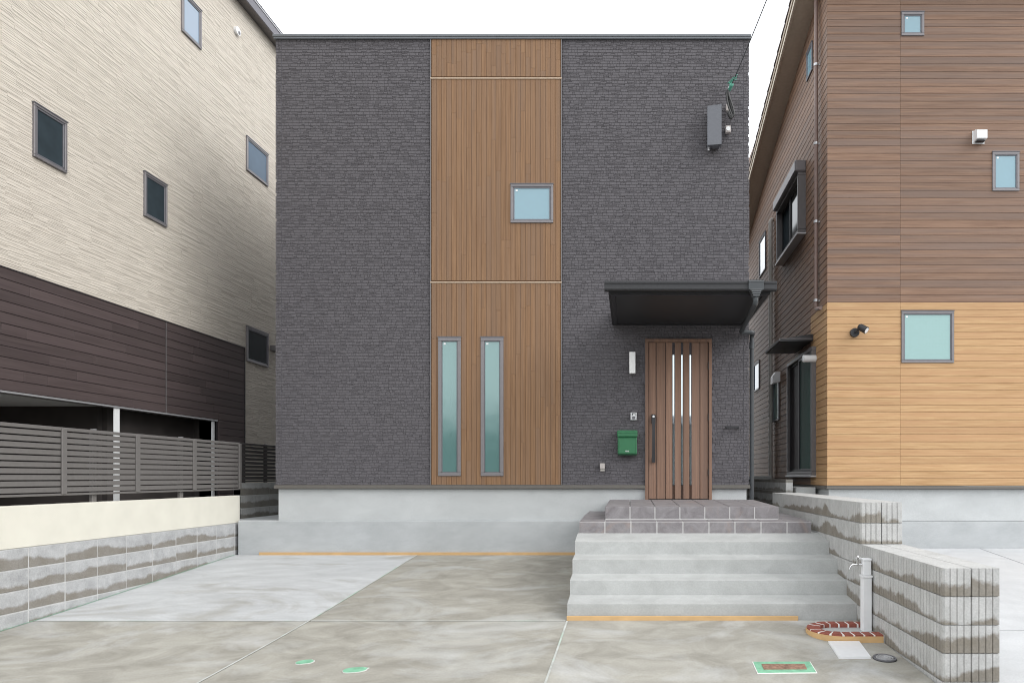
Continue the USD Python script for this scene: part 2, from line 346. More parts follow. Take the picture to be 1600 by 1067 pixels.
concrete('slab_mixed', (0.24, 0.226, 0.193), (0.39, 0.376, 0.333), (0.50, 0.505, 0.505), cover=(0.47, 0.68), scale=0.8, squash=(0.85, 1.1, 1), dist=0.9, amount=0.75, arcs=0.035)
concrete('lot_concrete', (0.45, 0.46, 0.47), (0.54, 0.55, 0.56), (0.40, 0.405, 0.41), cover=(0.55, 0.75), scale=0.6, dist=0.8, amount=0.5, arcs=0.012)
concrete('joint_fill', (0.34, 0.345, 0.32), (0.56, 0.58, 0.55), (0.33, 0.50, 0.38), cover=(0.52, 0.62), scale=1.6, dist=0.3, amount=0.7, arcs=0.02)
concrete('slate_tile', (0.165, 0.15, 0.155), (0.265, 0.25, 0.255), (0.30, 0.225, 0.19), cover=(0.56, 0.75), scale=1.7, rough=0.6, dist=1.5, amount=0.6, arcs=0.02)
wet_block('left_block', (0.31, 0.315, 0.32), (0.47, 0.475, 0.48), (0.185, 0.165, 0.135), 0.4585, lift=0.42, amp=1.7, freq=1.3)
wet_block('rib_block', (0.39, 0.388, 0.375), (0.50, 0.498, 0.485), (0.175, 0.15, 0.115), 0.0915, lift=0.30, amp=3.0, freq=0.9)
wet_block('gap_block', (0.30, 0.30, 0.29), (0.46, 0.46, 0.45), (0.15, 0.135, 0.11), 0.04, lift=0.55, amp=1.0)

# ---------------------------------------------------------------- the ground
def sheet(x0, x1, y0, y1, dz=0.0, nx=6, ny=24, thick=0.0):
    xs, ys = np.linspace(x0, x1, nx + 1), np.linspace(y0, y1, ny + 1)
    X, Y = np.meshgrid(xs, ys)
    Z = gz(Y) + dz
    V = np.stack([X, Y, Z], -1).reshape(-1, 3); f = []
    for j in range(ny):
        for i in range(nx):
            a = j * (nx + 1) + i
            f += [[a, a + 1, a + nx + 2], [a, a + nx + 2, a + nx + 1]]
    if thick:
        n = len(V); V = np.vstack([V, V - [0, 0, thick]])
        edge = [i for i in range(nx + 1)] + [(j + 1) * (nx + 1) + nx for j in range(ny)] + [ny * (nx + 1) + nx - 1 - i for i in range(nx)] + [(ny - 1 - j) * (nx + 1) for j in range(ny)]
        for a, b in zip(edge, edge[1:]):
            f += [[a, n + a, n + b], [a, n + b, b]]
    return trimesh.Trimesh(V, np.array(f), process=False)

obj('ground', bx(-300, 300, -300, 300, -1.6, -0.72), 'soil', kind='structure')
obj('road', bx(-60, 60, -5.5, 2.0, -0.72, -0.46), 'asphalt', kind='structure')
drive = thing('driveway', kind='structure')
obj('bedding', sheet(-5.9, 2.19, 2.0, 9.4, -0.06), 'mortar', drive)
XS = (-5.757, -3.1, -0.61, 2.195)
slabs = [('slab_dry', 0, 6.21, 9.37), ('slab_damp', 1, 6.21, 9.37), ('slab_mixed', 0, 2.0, 6.2), ('slab_damp', 1, 2.0, 6.2), ('slab_mixed', 2, 2.0, 6.24)]
for m, k, y0, y1 in slabs:
    obj('concrete_slab', sheet(XS[k] + 0.006, XS[k + 1] - 0.006, y0 + 0.006, y1 - 0.002, 0, thick=0.05), m, drive, smooth=30)
for k in (1, 2):
    obj('joint_strip', sheet(XS[k] - 0.0085, XS[k] + 0.0085, 2.0, 9.36 if k == 1 else 6.2, 0.0035, nx=1), 'joint_fill', drive, smooth=30)
obj('joint_strip', sheet(XS[0], XS[1] - 0.02, 6.197, 6.211, 0.0035, ny=1), 'joint_fill', drive)
obj('joint_strip', sheet(XS[1] + 0.02, XS[2] - 0.02, 6.197, 6.211, 0.0035, ny=1), 'joint_fill', drive)
obj('tape_line', sheet(XS[0], XS[0] + 0.012, 4.0, 9.36, 0.004, nx=1), 'green_tape', drive)

lot = thing('neighbour_parking', kind='structure')
for x0, x1 in ((2.62, 5.34), (5.36, 8.2), (8.22, 12.0)):
    for y0, y1 in ((2.0, 5.9), (5.92, 9.86)):
        obj('concrete_slab', sheet(x0, x1, y0, y1, 0.0, thick=0.05), 'lot_concrete', lot, smooth=30)
obj('bedding', sheet(2.61, 12.0, 2.0, 9.86, -0.05), 'charcoal_base', lot)
obj('neighbour_yard', bx(-22, -5.92, 1.0, 18, -0.8, 0.28), 'lot_gravel', kind='structure')
obj('side_path', bx(-6.03, -5.19, 9.51, 17.2, -0.5, 0.486), 'footing_concrete', kind='structure')
obj('side_path', bx(1.76, 3.0, 10.15, 17.2, -0.5, 0.5), 'lot_gravel', kind='structure')

# ---------------------------------------------------------------- windows
def bars(plane, u0, u1, v0, v1, d0, d1, t, b=0.004):
    """Four rails of a rectangular frame, butted."""
    return cat_([pbox(plane, u0, u1, v1 - t, v1, d0, d1, b), pbox(plane, u0, u1, v0, v0 + t, d0, d1, b),
                 pbox(plane, u0, u0 + t, v0 + t, v1 - t, d0, d1, b), pbox(plane, u1 - t, u1, v0 + t, v1 - t, d0, d1, b)])

def window(parent, plane, u0, u1, v0, v1, glass, t=0.035, d=0.03, sticker=True, metal='sash_metal', sash=0.022, flip=False, label=None):
    fr = obj('window', bars(plane, u0, u1, v0, v1, -0.03, d, t), metal, parent, label=label)
    a, b, c, e = u0 + t, u1 - t, v0 + t, v1 - t
    obj('sash', bars(plane, a, b, c, e, -0.03, d - 0.008, sash, 0.003), 'sash_inner', fr)
    obj('pane', pbox(plane, a + sash, b - sash, c + sash, e - sash, -0.03, d - 0.018), glass, fr)
    obj('drip_edge', pbox(plane, u0 - 0.006, u1 + 0.006, v1, v1 + 0.012, -0.02, d + 0.006), 'sash_inner', fr)
    if sticker:
        s = a + sash + 0.018
        obj('sticker', pbox(plane, s, s + 0.03, e - sash - 0.042, e - sash - 0.016, d - 0.018, d - 0.0155), 'white_plastic', fr)
    return fr

# ---------------------------------------------------------------- the dark house in the middle
HX0, HX1 = PX(430, Y0), PX(1171, Y0)
ZB, ZT = PZ(758, Y0), PZ(61, Y0)
WX0, WX1 = PX(673.5, Y0), PX(877, Y0)
house = thing('dark_house', 'charcoal stone clad two storey house with a vertical brown wood strip and black entrance canopy', 'house', ((HX0 + HX1) / 2, Y0, 0))
obj('wall', bx(HX0 + 0.02, HX1 - 0.02, Y0 + 0.014, 17, ZB, ZT), 'charcoal_side', house)

def stone_field(x0, x1, z0, z1, holes):
    """Random ashlar of small stones, as one mesh of many separate stones."""
    V, Fs = [], []
    face = np.array([[0, 1, 5], [0, 5, 4], [1, 2, 6], [1, 6, 5], [2, 3, 7], [2, 7, 6], [3, 0, 4], [3, 4, 7], [4, 5, 6], [4, 6, 7]])
    def stone(a, b, c, e):
        for h in holes:
            if a < h[1] and b > h[0] and c < h[3] and e > h[2]:
                return
        g = 0.0007; bev = min(0.0036, (e - c) * 0.22)
        d = random.uniform(0.005, 0.0068); tl = random.uniform(-0.0012, 0.0012)
        bh = random.choice([0.002, 0.002, 0.005]); a, b, c, e = a + g * 0.5, b - g * 0.5, c + g, e - g
        if b - a < 0.012 or e - c < 0.008: return
        y = Y0 + 0.013
        r = lambda: random.uniform(-0.0015, 0.0015)
        n = 8 * len(V)
        V.append([[a, y, c], [b, y, c], [b, y, e], [a, y, e],
                  [a + bh + r(), y - d - tl, c + bev + r()], [b - bh + r(), y - d + tl, c + bev + r()], [b - bh + r(), y - d + tl, e - bev + r()], [a + bh + r(), y - d - tl, e - bev + r()]])
        Fs.append(face + n)
    z, row = z0, 0
    H = 0.041
    while z < z1 - 0.01:
        h = min(H, z1 - z)
        x = x0 - random.uniform(0, 0.06)
        while x < x1:
            l = random.choice([0.035, 0.045, 0.06, 0.08, 0.1])
            a, b = max(x, x0), min(x + l, x1)
            if b - a > 0.012:
                if random.random() < 0.42 and h > 0.03:
                    s = z + h * random.choice([0.4, 0.5, 0.6]); stone(a, b, z, s)
                    if random.random() < 0.4 and b - a > 0.08:
                        q = (a + b) / 2; stone(a, q, s, z + h); stone(q, b, s, z + h)
                    else: stone(a, b, s, z + h)
                else: stone(a, b, z, z + h)
            x += l
        z += h; row += 1
    return trimesh.Trimesh(np.array(V).reshape(-1, 3), np.vstack(Fs), process=False)

door_hole = (PX(1008, Y0), PX(1112, Y0), 0, PZ(530, Y0))
holes = [door_hole]
SEAM = 0.085
obj('corner_stones', stone_field(HX0, HX0 + SEAM, ZB, ZT, []), 'charcoal_stone', house, kind='stuff')
obj('stone_cladding', stone_field(HX0 + SEAM + 0.005, WX0 - 0.012, ZB, ZT, []), 'charcoal_stone', house, kind='stuff')
obj('stone_cladding', stone_field(WX1 + 0.012, HX1 - SEAM - 0.005, ZB, ZT, holes), 'charcoal_stone', house, kind='stuff')
obj('corner_stones', stone_field(HX1 - SEAM, HX1, ZB, ZT, []), 'charcoal_stone', house, kind='stuff')

# wood strip: single boards, cut round the windows
wins = [(798, 864.5, 289, 349, 'frosted_blue'), (685, 720.5, 527.5, 743.5, 'frosted_teal'), (751.5, 787, 527.5, 743.5, 'frosted_teal')]
cut = [sbox(PX(a, Y0), PZ(d, Y0), PX(b, Y0), PZ(c, Y0)) for a, b, c, d, g in wins]
obj('wood_backing', bx(WX0, WX1, Y0 + 0.002, Y0 + 0.0139, ZB + 0.002, ZT - 0.002), 'wood_groove', house)
NB = 26; BW = (WX1 - WX0 - 0.02) / NB
for zt, zb in ((PZ(62.5, Y0), PZ(120.5, Y0)), (PZ(125, Y0), PZ(438.5, Y0)), (PZ(443, Y0), PZ(757, Y0))):
    for k in range(NB):
        a = WX0 + 0.01 + k * BW
        zs = sorted([zt, zb] + [zb + (zt - zb) * random.uniform(0.1, 0.9) for _ in range(1 if zt - zb < 1 else random.choice([1, 1, 2]))])
        dd = random.uniform(0.0, 0.0012)
        for p, q in zip(zs, zs[1:]):
            if q - p < 0.003: continue
            g = sbox(a + 0.002, p + 0.0008, a + BW - 0.002, q - 0.0008)
            for c in cut:
                g = g.difference(c)
            for part in getattr(g, 'geoms', [g]):
                if part.is_empty or part.area < 1e-5: continue
                obj('board', face_prism(part, front, -0.002, 0.0075 + dd), 'facade_wood', house)
for py in (122.7, 440.8):
    z = PZ(py, Y0)
    obj('joint_trim', bx(WX0 - 0.008, WX1 + 0.008, Y0 - 0.016, Y0 + 0.004, z - 0.016, z + 0.004, 0.002), 'wood_trim', house)
for x in (WX0 - 0.0045, WX1 + 0.0045):
    obj('edge_trim', bx(x - 0.0065, x + 0.0065, Y0 - 0.012, Y0 + 0.006, ZB + 0.003, ZT - 0.01), 'taupe_metal', house)
for a, b, c, d, g in wins:
    tall = d - c > 100
    w = window(house, front, PX(a, Y0), PX(b, Y0), PZ(d, Y0), PZ(c, Y0), g, t=0.05 if tall else 0.034, d=0.024, sash=0.012 if tall else 0.022)

obj('coping', cat_([bx(HX0 - 0.025, HX1 + 0.02, Y0 - 0.035, Y0 + 0.2, ZT + 0.012, ZT + 0.05, 0.006), bx(HX0 - 0.012, HX1 + 0.01, Y0 - 0.024, Y0 + 0.1, ZT - 0.012, ZT + 0.0115)]), 'coping_metal', house)
obj('roof', bx(HX0, HX1, Y0 + 0.201, 17, ZT - 0.05, ZT + 0.02), 'coping_metal', house)
DX0, DX1 = PX(1008, Y0), PX(1112, Y0)
FZ = PZ(763, Y0)
def base_flash(x0, x1):
    return cat_([bx(x0, x1, Y0 - 0.03, Y0 + 0.05, FZ, ZB - 0.004, 0.004), bx(x0, x1, Y0 - 0.008, Y0 + 0.05, ZB - 0.0035, ZB + 0.008)])
obj('base_flashing', base_flash(HX0 - 0.006, DX0 - 0.003), 'flashing', house)
obj('base_flashing', base_flash(DX1 + 0.003, HX1 + 0.006), 'flashing', house)
obj('foundation', bx(PX(433, Y0), PX(1167, Y0), Y0 + 0.03, 16.9, PZ(812.5, Y0) - 0.01, FZ - 0.002, 0.008), 'foundation_render', house)
obj('footing', bx(-5.715, 1.73, Y0 - 0.03, 9.5, -0.4, PZ(813, Y0 - 0.03), 0.01), 'footing_concrete', house)
obj('footing_rear', bx(-5.18, 1.73, 9.501, 16.95, -0.4, PZ(813, Y0) - 0.004), 'footing_concrete', house)

# front door
DZ0, DZ1 = PZ(780.5, Y0), PZ(530, Y0)
door = obj('door', bx(DX0 + 0.04, DX1 - 0.04, Y0 + 0.02, Y0 + 0.06, DZ0 + 0.01, DZ1 - 0.04), 'door_recess', house)
obj('door_frame', cat_([bx(DX0, DX1, Y0 - 0.03, Y0 + 0.05, DZ1 - 0.046, DZ1, 0.003), bx(DX0, DX0 + 0.047, Y0 - 0.03, Y0 + 0.05, DZ0, DZ1 - 0.0465, 0.003), bx(DX1 - 0.045, DX1, Y0 - 0.03, Y0 + 0.05, DZ0, DZ1 - 0.0465, 0.003)]), 'door_wood', house)
zx = lambda v: PX(920 + v / 2.8094, Y0)
seams = [(263, 294.5), (296.5, 336), (338.5, 366), (377.5, 403.5), (414.5, 440.5), (451.5, 486), (488.5, 523)]
for i, (a, b) in enumerate(seams):
    thick = 0.006 if i in (2, 3, 4) else (0.0 if i in (0, 6) else 0.003)
    obj('door_panel', bx(zx(a), zx(b), Y0 - 0.008 - thick, Y0 + 0.0195, DZ0 + 0.012, DZ1 - 0.05, 0.003), 'door_wood', door)
gz0, gz1 = PZ(757.5, Y0), PZ(554.5, Y0)
for a, b in ((366, 377.5), (403.5, 414.5), (440.5, 451.5)):
    obj('glass_strip', bx(zx(a) + 0.007, zx(b) - 0.009, Y0 + 0.004, Y0 + 0.0195, gz0, gz1), 'door_glass', door)
    obj('strip_edge', bx(zx(b) - 0.0085, zx(b) - 0.006, Y0 + 0.0, Y0 + 0.0195, gz0, gz1), 'silver', door)
obj('threshold', bx(DX0 + 0.047, DX1 - 0.045, Y0 - 0.025, Y0 + 0.05, DZ0 - 0.01, DZ0 + 0.008, 0.002), 'black_metal', house)
hxm = PX(1021, Y0); hz0, hz1 = PZ(722.5, Y0), PZ(648, Y0)
hp = [(hxm, Y0 - 0.045 - 0.03 * math.sin(t * math.pi) * 0.5, hz0 + (hz1 - hz0 - 0.02) * t) for t in np.linspace(0, 1, 12)]
hm = tube(hp, 0.5, 4, True)
hv = []
for i, (px_, py_, pz_) in enumerate(hp):
    w = 0.024 if i in (0, 1) else (0.026 if i > 9 else 0.021)
    hv.append([[px_ - w, py_ - 0.009, pz_], [px_ + w, py_ - 0.009, pz_], [px_ + w, py_ + 0.009, pz_], [px_ - w, py_ + 0.009, pz_]])
hf = []
for i in range(len(hp) - 1):
    for k in range(4):
        a, b = i * 4 + k, i * 4 + (k + 1) % 4
        hf += [[a, b, b + 4], [a, b + 4, a + 4]]
n4 = (len(hp) - 1) * 4
hf += [[0, 2, 1], [0, 3, 2], [n4, n4 + 1, n4 + 2], [n4, n4 + 2, n4 + 3]]
hmesh = cat_([trimesh.Trimesh(np.array(hv).reshape(-1, 3), np.array(hf), process=False), bx(hxm - 0.03, hxm + 0.03, Y0 - 0.03, Y0 - 0.009, hz1 - 0.13, hz1 + 0.005, 0.006), bx(hxm - 0.02, hxm + 0.02, Y0 - 0.04, Y0 - 0.009, hz0 + 0.01, hz0 + 0.06, 0.004)])
obj('handle', hmesh, 'black_metal', door)
obj('lock', cyl((hxm, Y0 - 0.07, hz1 - 0.03), (hxm, Y0 - 0.02, hz1 - 0.03), 0.017), 'white_plastic', door, smooth=30)
for zz in (0.4, 1.2, 1.95):
    obj('hinge', cyl((DX1 - 0.052, Y0 - 0.02, DZ0 + zz - 0.05), (DX1 - 0.052, Y0 - 0.02, DZ0 + zz + 0.05), 0.007, 8), 'black_metal', door)

# canopy over the door
YF = 7.78
cx0, cx1 = -0.265, 1.69
zu, zf = E + 2.213, E + 2.30
cn = trimesh.Trimesh(np.array([[cx0, YF, zu], [cx1, YF, zu], [cx1, Y0 - 0.012, zu], [cx0, Y0 - 0.012, zu], [cx0, YF, zf], [cx1, YF, zf], [cx1, Y0 - 0.012, zf + 0.13], [cx0, Y0 - 0.012, zf + 0.13]]),
                     np.array([[0, 2, 1], [0, 3, 2], [4, 5, 6], [4, 6, 7], [0, 1, 5], [0, 5, 4], [1, 2, 6], [1, 6, 5], [2, 3, 7], [2, 7, 6], [3, 0, 4], [3, 4, 7]]), process=False)
canopy = obj('canopy', cn, 'canopy_metal', house)
obj('soffit_frame', bars(lambda u, v, d: (u, v, zu - d), cx0 + 0.03, cx1 - 0.03, YF + 0.03, Y0 - 0.05, 0.0, 0.012, 0.05, 0.003), 'black_metal', canopy)
prof = Polygon([(0, 0), (0.075, 0), (0.09, 0.012), (0.09, 0.05), (0.083, 0.055), (0.083, 0.075), (0.093, 0.08), (0.093, 0.105), (0.085, 0.108), (0.085, 0.1), (0, 0.1)])
gm = prism(prof, 2.065)
gv = np.array(gm.vertices); gm = trimesh.Trimesh(np.stack([gv[:, 2] - 0.312, YF - gv[:, 0] - 0.002, E + 2.232 + gv[:, 1]], 1), gm.faces[:, ::-1], process=False)
if gm.volume < 0: gm.invert()
obj('gutter', gm, 'canopy_metal', canopy)
obj('roof_edge', bx(cx0 - 0.02, cx1 + 0.02, YF - 0.005, YF + 0.05, zf + 0.034, zf + 0.05), 'black_metal', canopy)
yc = YF - 0.1
cxc = PX(1181.5, yc)
steps_ = [(0.098, 2.338, 2.345, 0.012), (0.09, 2.23, 2.338, 0.008), (0.066, 2.212, 2.2295, 0.0), (0.052, 2.185, 2.2115, 0.0), (0.043, 2.165, 2.1845, 0.0), (0.036, 2.145, 2.1645, 0.0)]
obj('collector', cat_([bx(cxc - w, cxc + w, yc - 0.012 - b * 0.5, yc + 0.08, E + z0, E + z1, 0.003) for w, z0, z1, b in steps_]), 'dark_pipe', canopy)
obj('collector_trim', cat_([bx(cxc - w - 0.002, cxc + w + 0.002, yc - 0.02, yc + 0.07, E + z - 0.003, E + z + 0.003) for w, z in ((0.09, 2.328), (0.07, 2.229), (0.054, 2.211), (0.044, 2.184), (0.037, 2.164))]), 'grey_trim_metal', canopy)
zp = PZ(519, 9.33)
obj('drain_pipe', tube(rounded([(cxc, yc + 0.03, E + 2.15), (cxc, yc + 0.03, E + 2.08), (PX(1158, 9.32), 9.33, zp), (1.79, 9.34, zp), (1.782, 9.45, zp - 0.02), (1.782, 9.45, -0.4 + E)], 0.05), 0.033, 12), 'dark_pipe', canopy, smooth=40)
pc = PX(1177.5, 9.33)
obj('pipe_elbow', cyl((1.782, 9.45, zp - 0.22), (1.782, 9.45, zp - 0.12), 0.04), 'dark_pipe', canopy, smooth=40)
obj('pipe_elbow', cyl((1.60, 9.33, zp), (1.65, 9.33, zp), 0.041), 'dark_pipe', canopy, smooth=40)
for k, px_ in enumerate((970, 1023.5, 1077, 1130.5, 1184)):
    x = PX(px_, 7.95)
    obj('snow_guard', cat_([bx(x - 0.03, x + 0.03, 7.93, 7.96, zf + 0.04, zf + 0.058), bx(x - 0.026, x - 0.018, 7.93, 7.96, zf + 0.0, zf + 0.04), bx(x + 0.018, x + 0.026, 7.93, 7.96, zf + 0.0, zf + 0.04)]), 'black_metal', canopy)

# ---------------------------------------------------------------- entrance steps
st = thing('entrance_steps', 'entrance stairs of raw concrete with grey slate tiled landing below the front door', 'steps', (0.8, 7.4, gz(6.25)))
SX0, SX1 = -0.612, 2.1985
Ys = [None, 7.8, 7.5, 7.12, 6.83, 6.54, 6.25]
nos = {3: 845.8, 4: 873.7, 5: 906.2, 6: 942.7}
zn = {k: PZ(v, Ys[k]) for k, v in nos.items()}
back = {3: PZ(832.9, 7.5), 4: PZ(865.6, 7.12), 5: PZ(895.8, 6.83), 6: PZ(928.9, 6.54)}
for k in (3, 4, 5, 6):
    yb = Ys[k - 1]
    sl = (zn[k] - back[k]) / (yb - Ys[k])
    depth = yb + 0.28 if k > 3 else 9.3
    # a solid step with a rounded, slightly worn nosing
    n = 40; xs = np.linspace(SX0 + random.uniform(-0.004, 0.004), SX1, n)
    rad = 0.009
    zb_ = -0.5
    profs = [(depth, zb_)] + [(depth, back[k] if k > 3 else back[3])] + [(yb - 0.0, back[k])]
    V = []
    for x in xs:
        w = (meshkit.fbm(np.array([[x * 2.2, k * 3.1, 0.0]]), 4, 3)[0] - 0.5) * 0.004
        yf, zt = Ys[k] + w * 0.7, zn[k] + w * 0.4
        pts = [(depth, zb_), (depth, back[k]), (yb, back[k]), (yf + rad, zt), (yf + rad * 0.3, zt - rad * 0.3), (yf, zt - rad), (yf + 0.004, zb_)]
        V += [[x, a, b] for a, b in pts]
    m_ = len(pts); f = []
    for i in range(n - 1):
        for j in range(m_):
            j2 = (j + 1) % m_
            f += [[i * m_ + j, (i + 1) * m_ + j, (i + 1) * m_ + j2], [i * m_ + j, (i + 1) * m_ + j2, i * m_ + j2]]
    for i, s in ((0, 1), (n - 1, -1)):
        for j in range(1, m_ - 1):
            t = [i * m_, i * m_ + j, i * m_ + j + 1]
            f.append(t if s == 1 else t[::-1])
    tm = trimesh.Trimesh(np.array(V), np.array(f), process=False)
    if tm.volume < 0: tm.invert()
    obj('concrete_step', tm, 'step_concrete', st, smooth=35)
# tiled landing: two courses of slate tiles on a grout bed
LX0, LX1 = PX(945.5, 7.8), PX(1216.5, 7.8)
z1f, z1b = PZ(791.2, 7.8), PZ(780.2, Y0)
z2 = PZ(814.8, 7.5); z2b = PZ(810.4, 7.8)
T2X0, T2X1 = PX(904.6, 7.5), PX(1268, 7.5)
obj('grout_bed', cat_([bx(LX0 + 0.004, LX1 - 0.004, 7.7995, Y0 + 0.02, z2 - 0.02, z1f - 0.006), bx(T2X0 + 0.004, T2X1 - 0.004, 7.4995, Y0 - 0.03, zn[3] + 0.005, z2 - 0.0035)]), 'grout', st)
TW = 0.302
def tilted(x0, x1, y0, y1, zfun, th=0.011):
    m = bx(x0, x1, y0, y1, -th, 0.0, 0.002); v = np.array(m.vertices); v[:, 2] += zfun(v[:, 1]); m.vertices = v; return m
zl = lambda y: z1f + (z1b - z1f) * (y - 7.8) / (Y0 - 7.8)
zl2 = lambda y: z2 + 0.008 * np.clip((y - 7.5) / 0.3, 0, 3)
g = 0.005
x = LX0
while x < LX1 - 0.03:
    xe = min(x + TW, LX1)
    obj('tile', bx(x + g, xe - g, 7.797, 7.81, z2b + 0.005, z1f - 0.006, 0.002), 'slate_tile', st)
    for ya, yb in ((7.8, 8.4), (8.4, 9.0), (9.0, Y0 - 0.012)):
        obj('tile', tilted(x + g, xe - g, ya + g * (0 if ya < 7.9 else 1), yb - g, zl), 'slate_tile', st)
    x += TW
x = T2X0
while x < T2X1 - 0.03:
    xe = min(x + TW + 0.001, T2X1)
    obj('tile', bx(x + g, xe - g, 7.497, 7.51, PZ(832.9, 7.5) + 0.003, z2 - 0.006, 0.002), 'slate_tile', st)
    obj('tile', tilted(x + g, xe - g, 7.5, 7.795, zl2), 'slate_tile', st)
    x += TW + 0.001
for xa, xb in ((T2X0, LX0 - 0.003), (LX1 + 0.003, T2X1)):
    for ya, yb in ((7.8, 8.4), (8.4, 9.0), (9.0, Y0 - 0.032)):
        obj('tile', tilted(xa + g, xb - g, ya + g, yb - g, zl2), 'slate_tile', st)
for ya, yb in ((7.81, 8.4), (8.4, 9.0), (9.0, Y0 - 0.03)):
    obj('tile', bx(LX0 - 0.003, LX0 + 0.005, ya + g, yb - g, z2 + 0.03, z1f - 0.008), 'slate_tile', st)
    obj('tile', bx(LX1 - 0.005, LX1 + 0.003, ya + g, yb - g, z2 + 0.03, z1f - 0.008), 'slate_tile', st)
    obj('tile', bx(T2X0 - 0.003, T2X0 + 0.005, ya + g, yb - g, PZ(832.9, 7.5) + 0.003, z2 - 0.008), 'slate_tile', st)

# orange masking boards along the foot of the footing and the steps
o = obj('edge_board', bx(PX(405, 9.36), SX0 - 0.02, 9.352, 9.367, gz(9.36) - 0.02, gz(9.36) + 0.04, 0.002), 'masking_strip')
tag(o, 'long orange formwork strip at the foot of the grey house footing', 'board')
o = obj('edge_board', bx(SX0 - 0.004, PX(1247, 6.23), 6.222, 6.237, gz(6.23) - 0.02, gz(6.23) + 0.043, 0.002), 'masking_strip')
tag(o, 'shorter orange formwork strip along the bottom step', 'board')

# ---------------------------------------------------------------- things on the facade
b = thing('mailbox', 'green metal wall mailbox with a lid left of the front door', 'mailbox', (PX(980, 9.3), Y0, PZ(711, Y0)))
ya, yb = Y0 - 0.012, Y0 - 0.135
mx0, mx1 = PX(965.2, yb), PX(995.2, yb); mz0, mz1 = PZ(709, yb), PZ(672, yb)
obj('body', bx(mx0, mx1, yb, ya, mz0, mz1 - 0.1, 0.008), 'green_mailbox', b, smooth=30)
obj('lid', cat_([bx(mx0 - 0.008, mx1 + 0.008, yb - 0.012, ya, mz1 - 0.096, mz1, 0.012), bx(mx0 - 0.003, mx1 + 0.003, yb - 0.016, yb, mz1 - 0.046, mz1 - 0.038, 0.003)]), 'green_mailbox', b, smooth=30)
obj('front_frame', bars(lambda u, v, d: (u, yb - d, v), mx0 + 0.012, mx1 - 0.012, mz0 + 0.012, mz1 - 0.108, -0.002, 0.004, 0.008, 0.002), 'green_mailbox', b)
obj('lower_lip', bx(mx0, mx1, yb + 0.008, ya, mz0 - 0.018, mz0 - 0.001, 0.006), 'green_dark', b)
tm = meshkit.text_mesh('MAIL', 0.017, 0.0015, True); v = np.array(tm.vertices); w_ = v[:, 0].max()
obj('lettering', trimesh.Trimesh(np.stack([(mx0 + mx1) / 2 - w_ / 2 + v[:, 0], yb - v[:, 2] - 0.0005, mz0 + 0.032 + v[:, 1]], 1), tm.faces, process=False), 'white_plastic', b)

b = thing('wall_lamp', 'narrow white upright wall lamp left of the door top', 'lamp', (PX(988, Y0), Y0, PZ(583, Y0)))
lx0, lx1, lz0, lz1 = PX(983.3, 9.31), PX(992.8, 9.31), PZ(583, 9.31), PZ(549.5, 9.31)
obj('backplate', bx(lx0 - 0.001, lx1 + 0.001, Y0 - 0.03, Y0 - 0.01, lz0 + 0.01, lz1 - 0.01), 'silver', b)
obj('lamp_shade', bx(lx0, lx1, Y0 - 0.095, Y0 - 0.031, lz0, lz1, 0.006), 'opal_white', b, smooth=30)

b = thing('intercom', 'small silver door intercom above the green mailbox', 'intercom', (PX(990, Y0), Y0, PZ(656, Y0)))
ix0, ix1, iz0, iz1 = PX(985, 9.36), PX(995, 9.36), PZ(656.3, 9.36), PZ(643.8, 9.36)
obj('case', bx(ix0, ix1, Y0 - 0.04, Y0 - 0.006, iz0, iz1, 0.006), 'silver', b)
obj('camera_window', bx(ix0 + 0.025, ix1 - 0.02, Y0 - 0.0425, Y0 - 0.039, iz0 + 0.07, iz1 - 0.012), 'dark_room_glass', b)
obj('reflex_plate', face_prism(Polygon([(ix0 + 0.03, iz0 + 0.066), (ix1 - 0.024, iz0 + 0.066), (ix1 - 0.034, iz1 - 0.018), (ix0 + 0.05, iz1 - 0.018)]), front, 0.0428, 0.045), 'white_metal', b)
obj('call_button', bx(ix0 + 0.025, ix1 - 0.024, Y0 - 0.044, Y0 - 0.039, iz0 + 0.014, iz0 + 0.052, 0.002), 'sash_inner', b)

b = thing('outlet_cover', 'tiny beige outdoor socket cover low on the charcoal wall', 'socket', (PX(941, Y0), Y0, PZ(736, Y0)))
ox0, ox1, oz0, oz1 = PX(937.4, 9.35), PX(945, 9.35), PZ(736, 9.35), PZ(723.5, 9.35)
obj('cover', bx(ox0, ox1, Y0 - 0.055, Y0 - 0.006, oz0 + 0.035, oz1, 0.006), 'beige_box', b)
obj('cable_port', bx(ox0 + 0.004, ox1 - 0.004, Y0 - 0.04, Y0 - 0.006, oz0, oz0 + 0.034, 0.003), 'grey_pipe', b)

b = thing('umbrella_holder', 'slim black wall bar right of the front door', 'holder', (PX(1144, Y0), Y0, PZ(668, Y0)))
ux0, ux1, uz = PX(1134, 9.35), PX(1155, 9.35), PZ(667.5, 9.35)
obj('bar', bx(ux0, ux1, Y0 - 0.062, Y0 - 0.044, uz - 0.014, uz + 0.014, 0.004), 'black_metal', b)
obj('bracket', bx(ux0, ux0 + 0.022, Y0 - 0.0435, Y0 - 0.006, uz - 0.018, uz + 0.018, 0.003), 'black_metal', b)
obj('bracket', bx(ux1 - 0.022, ux1, Y0 - 0.0435, Y0 - 0.006, uz - 0.018, uz + 0.018, 0.003), 'black_metal', b)

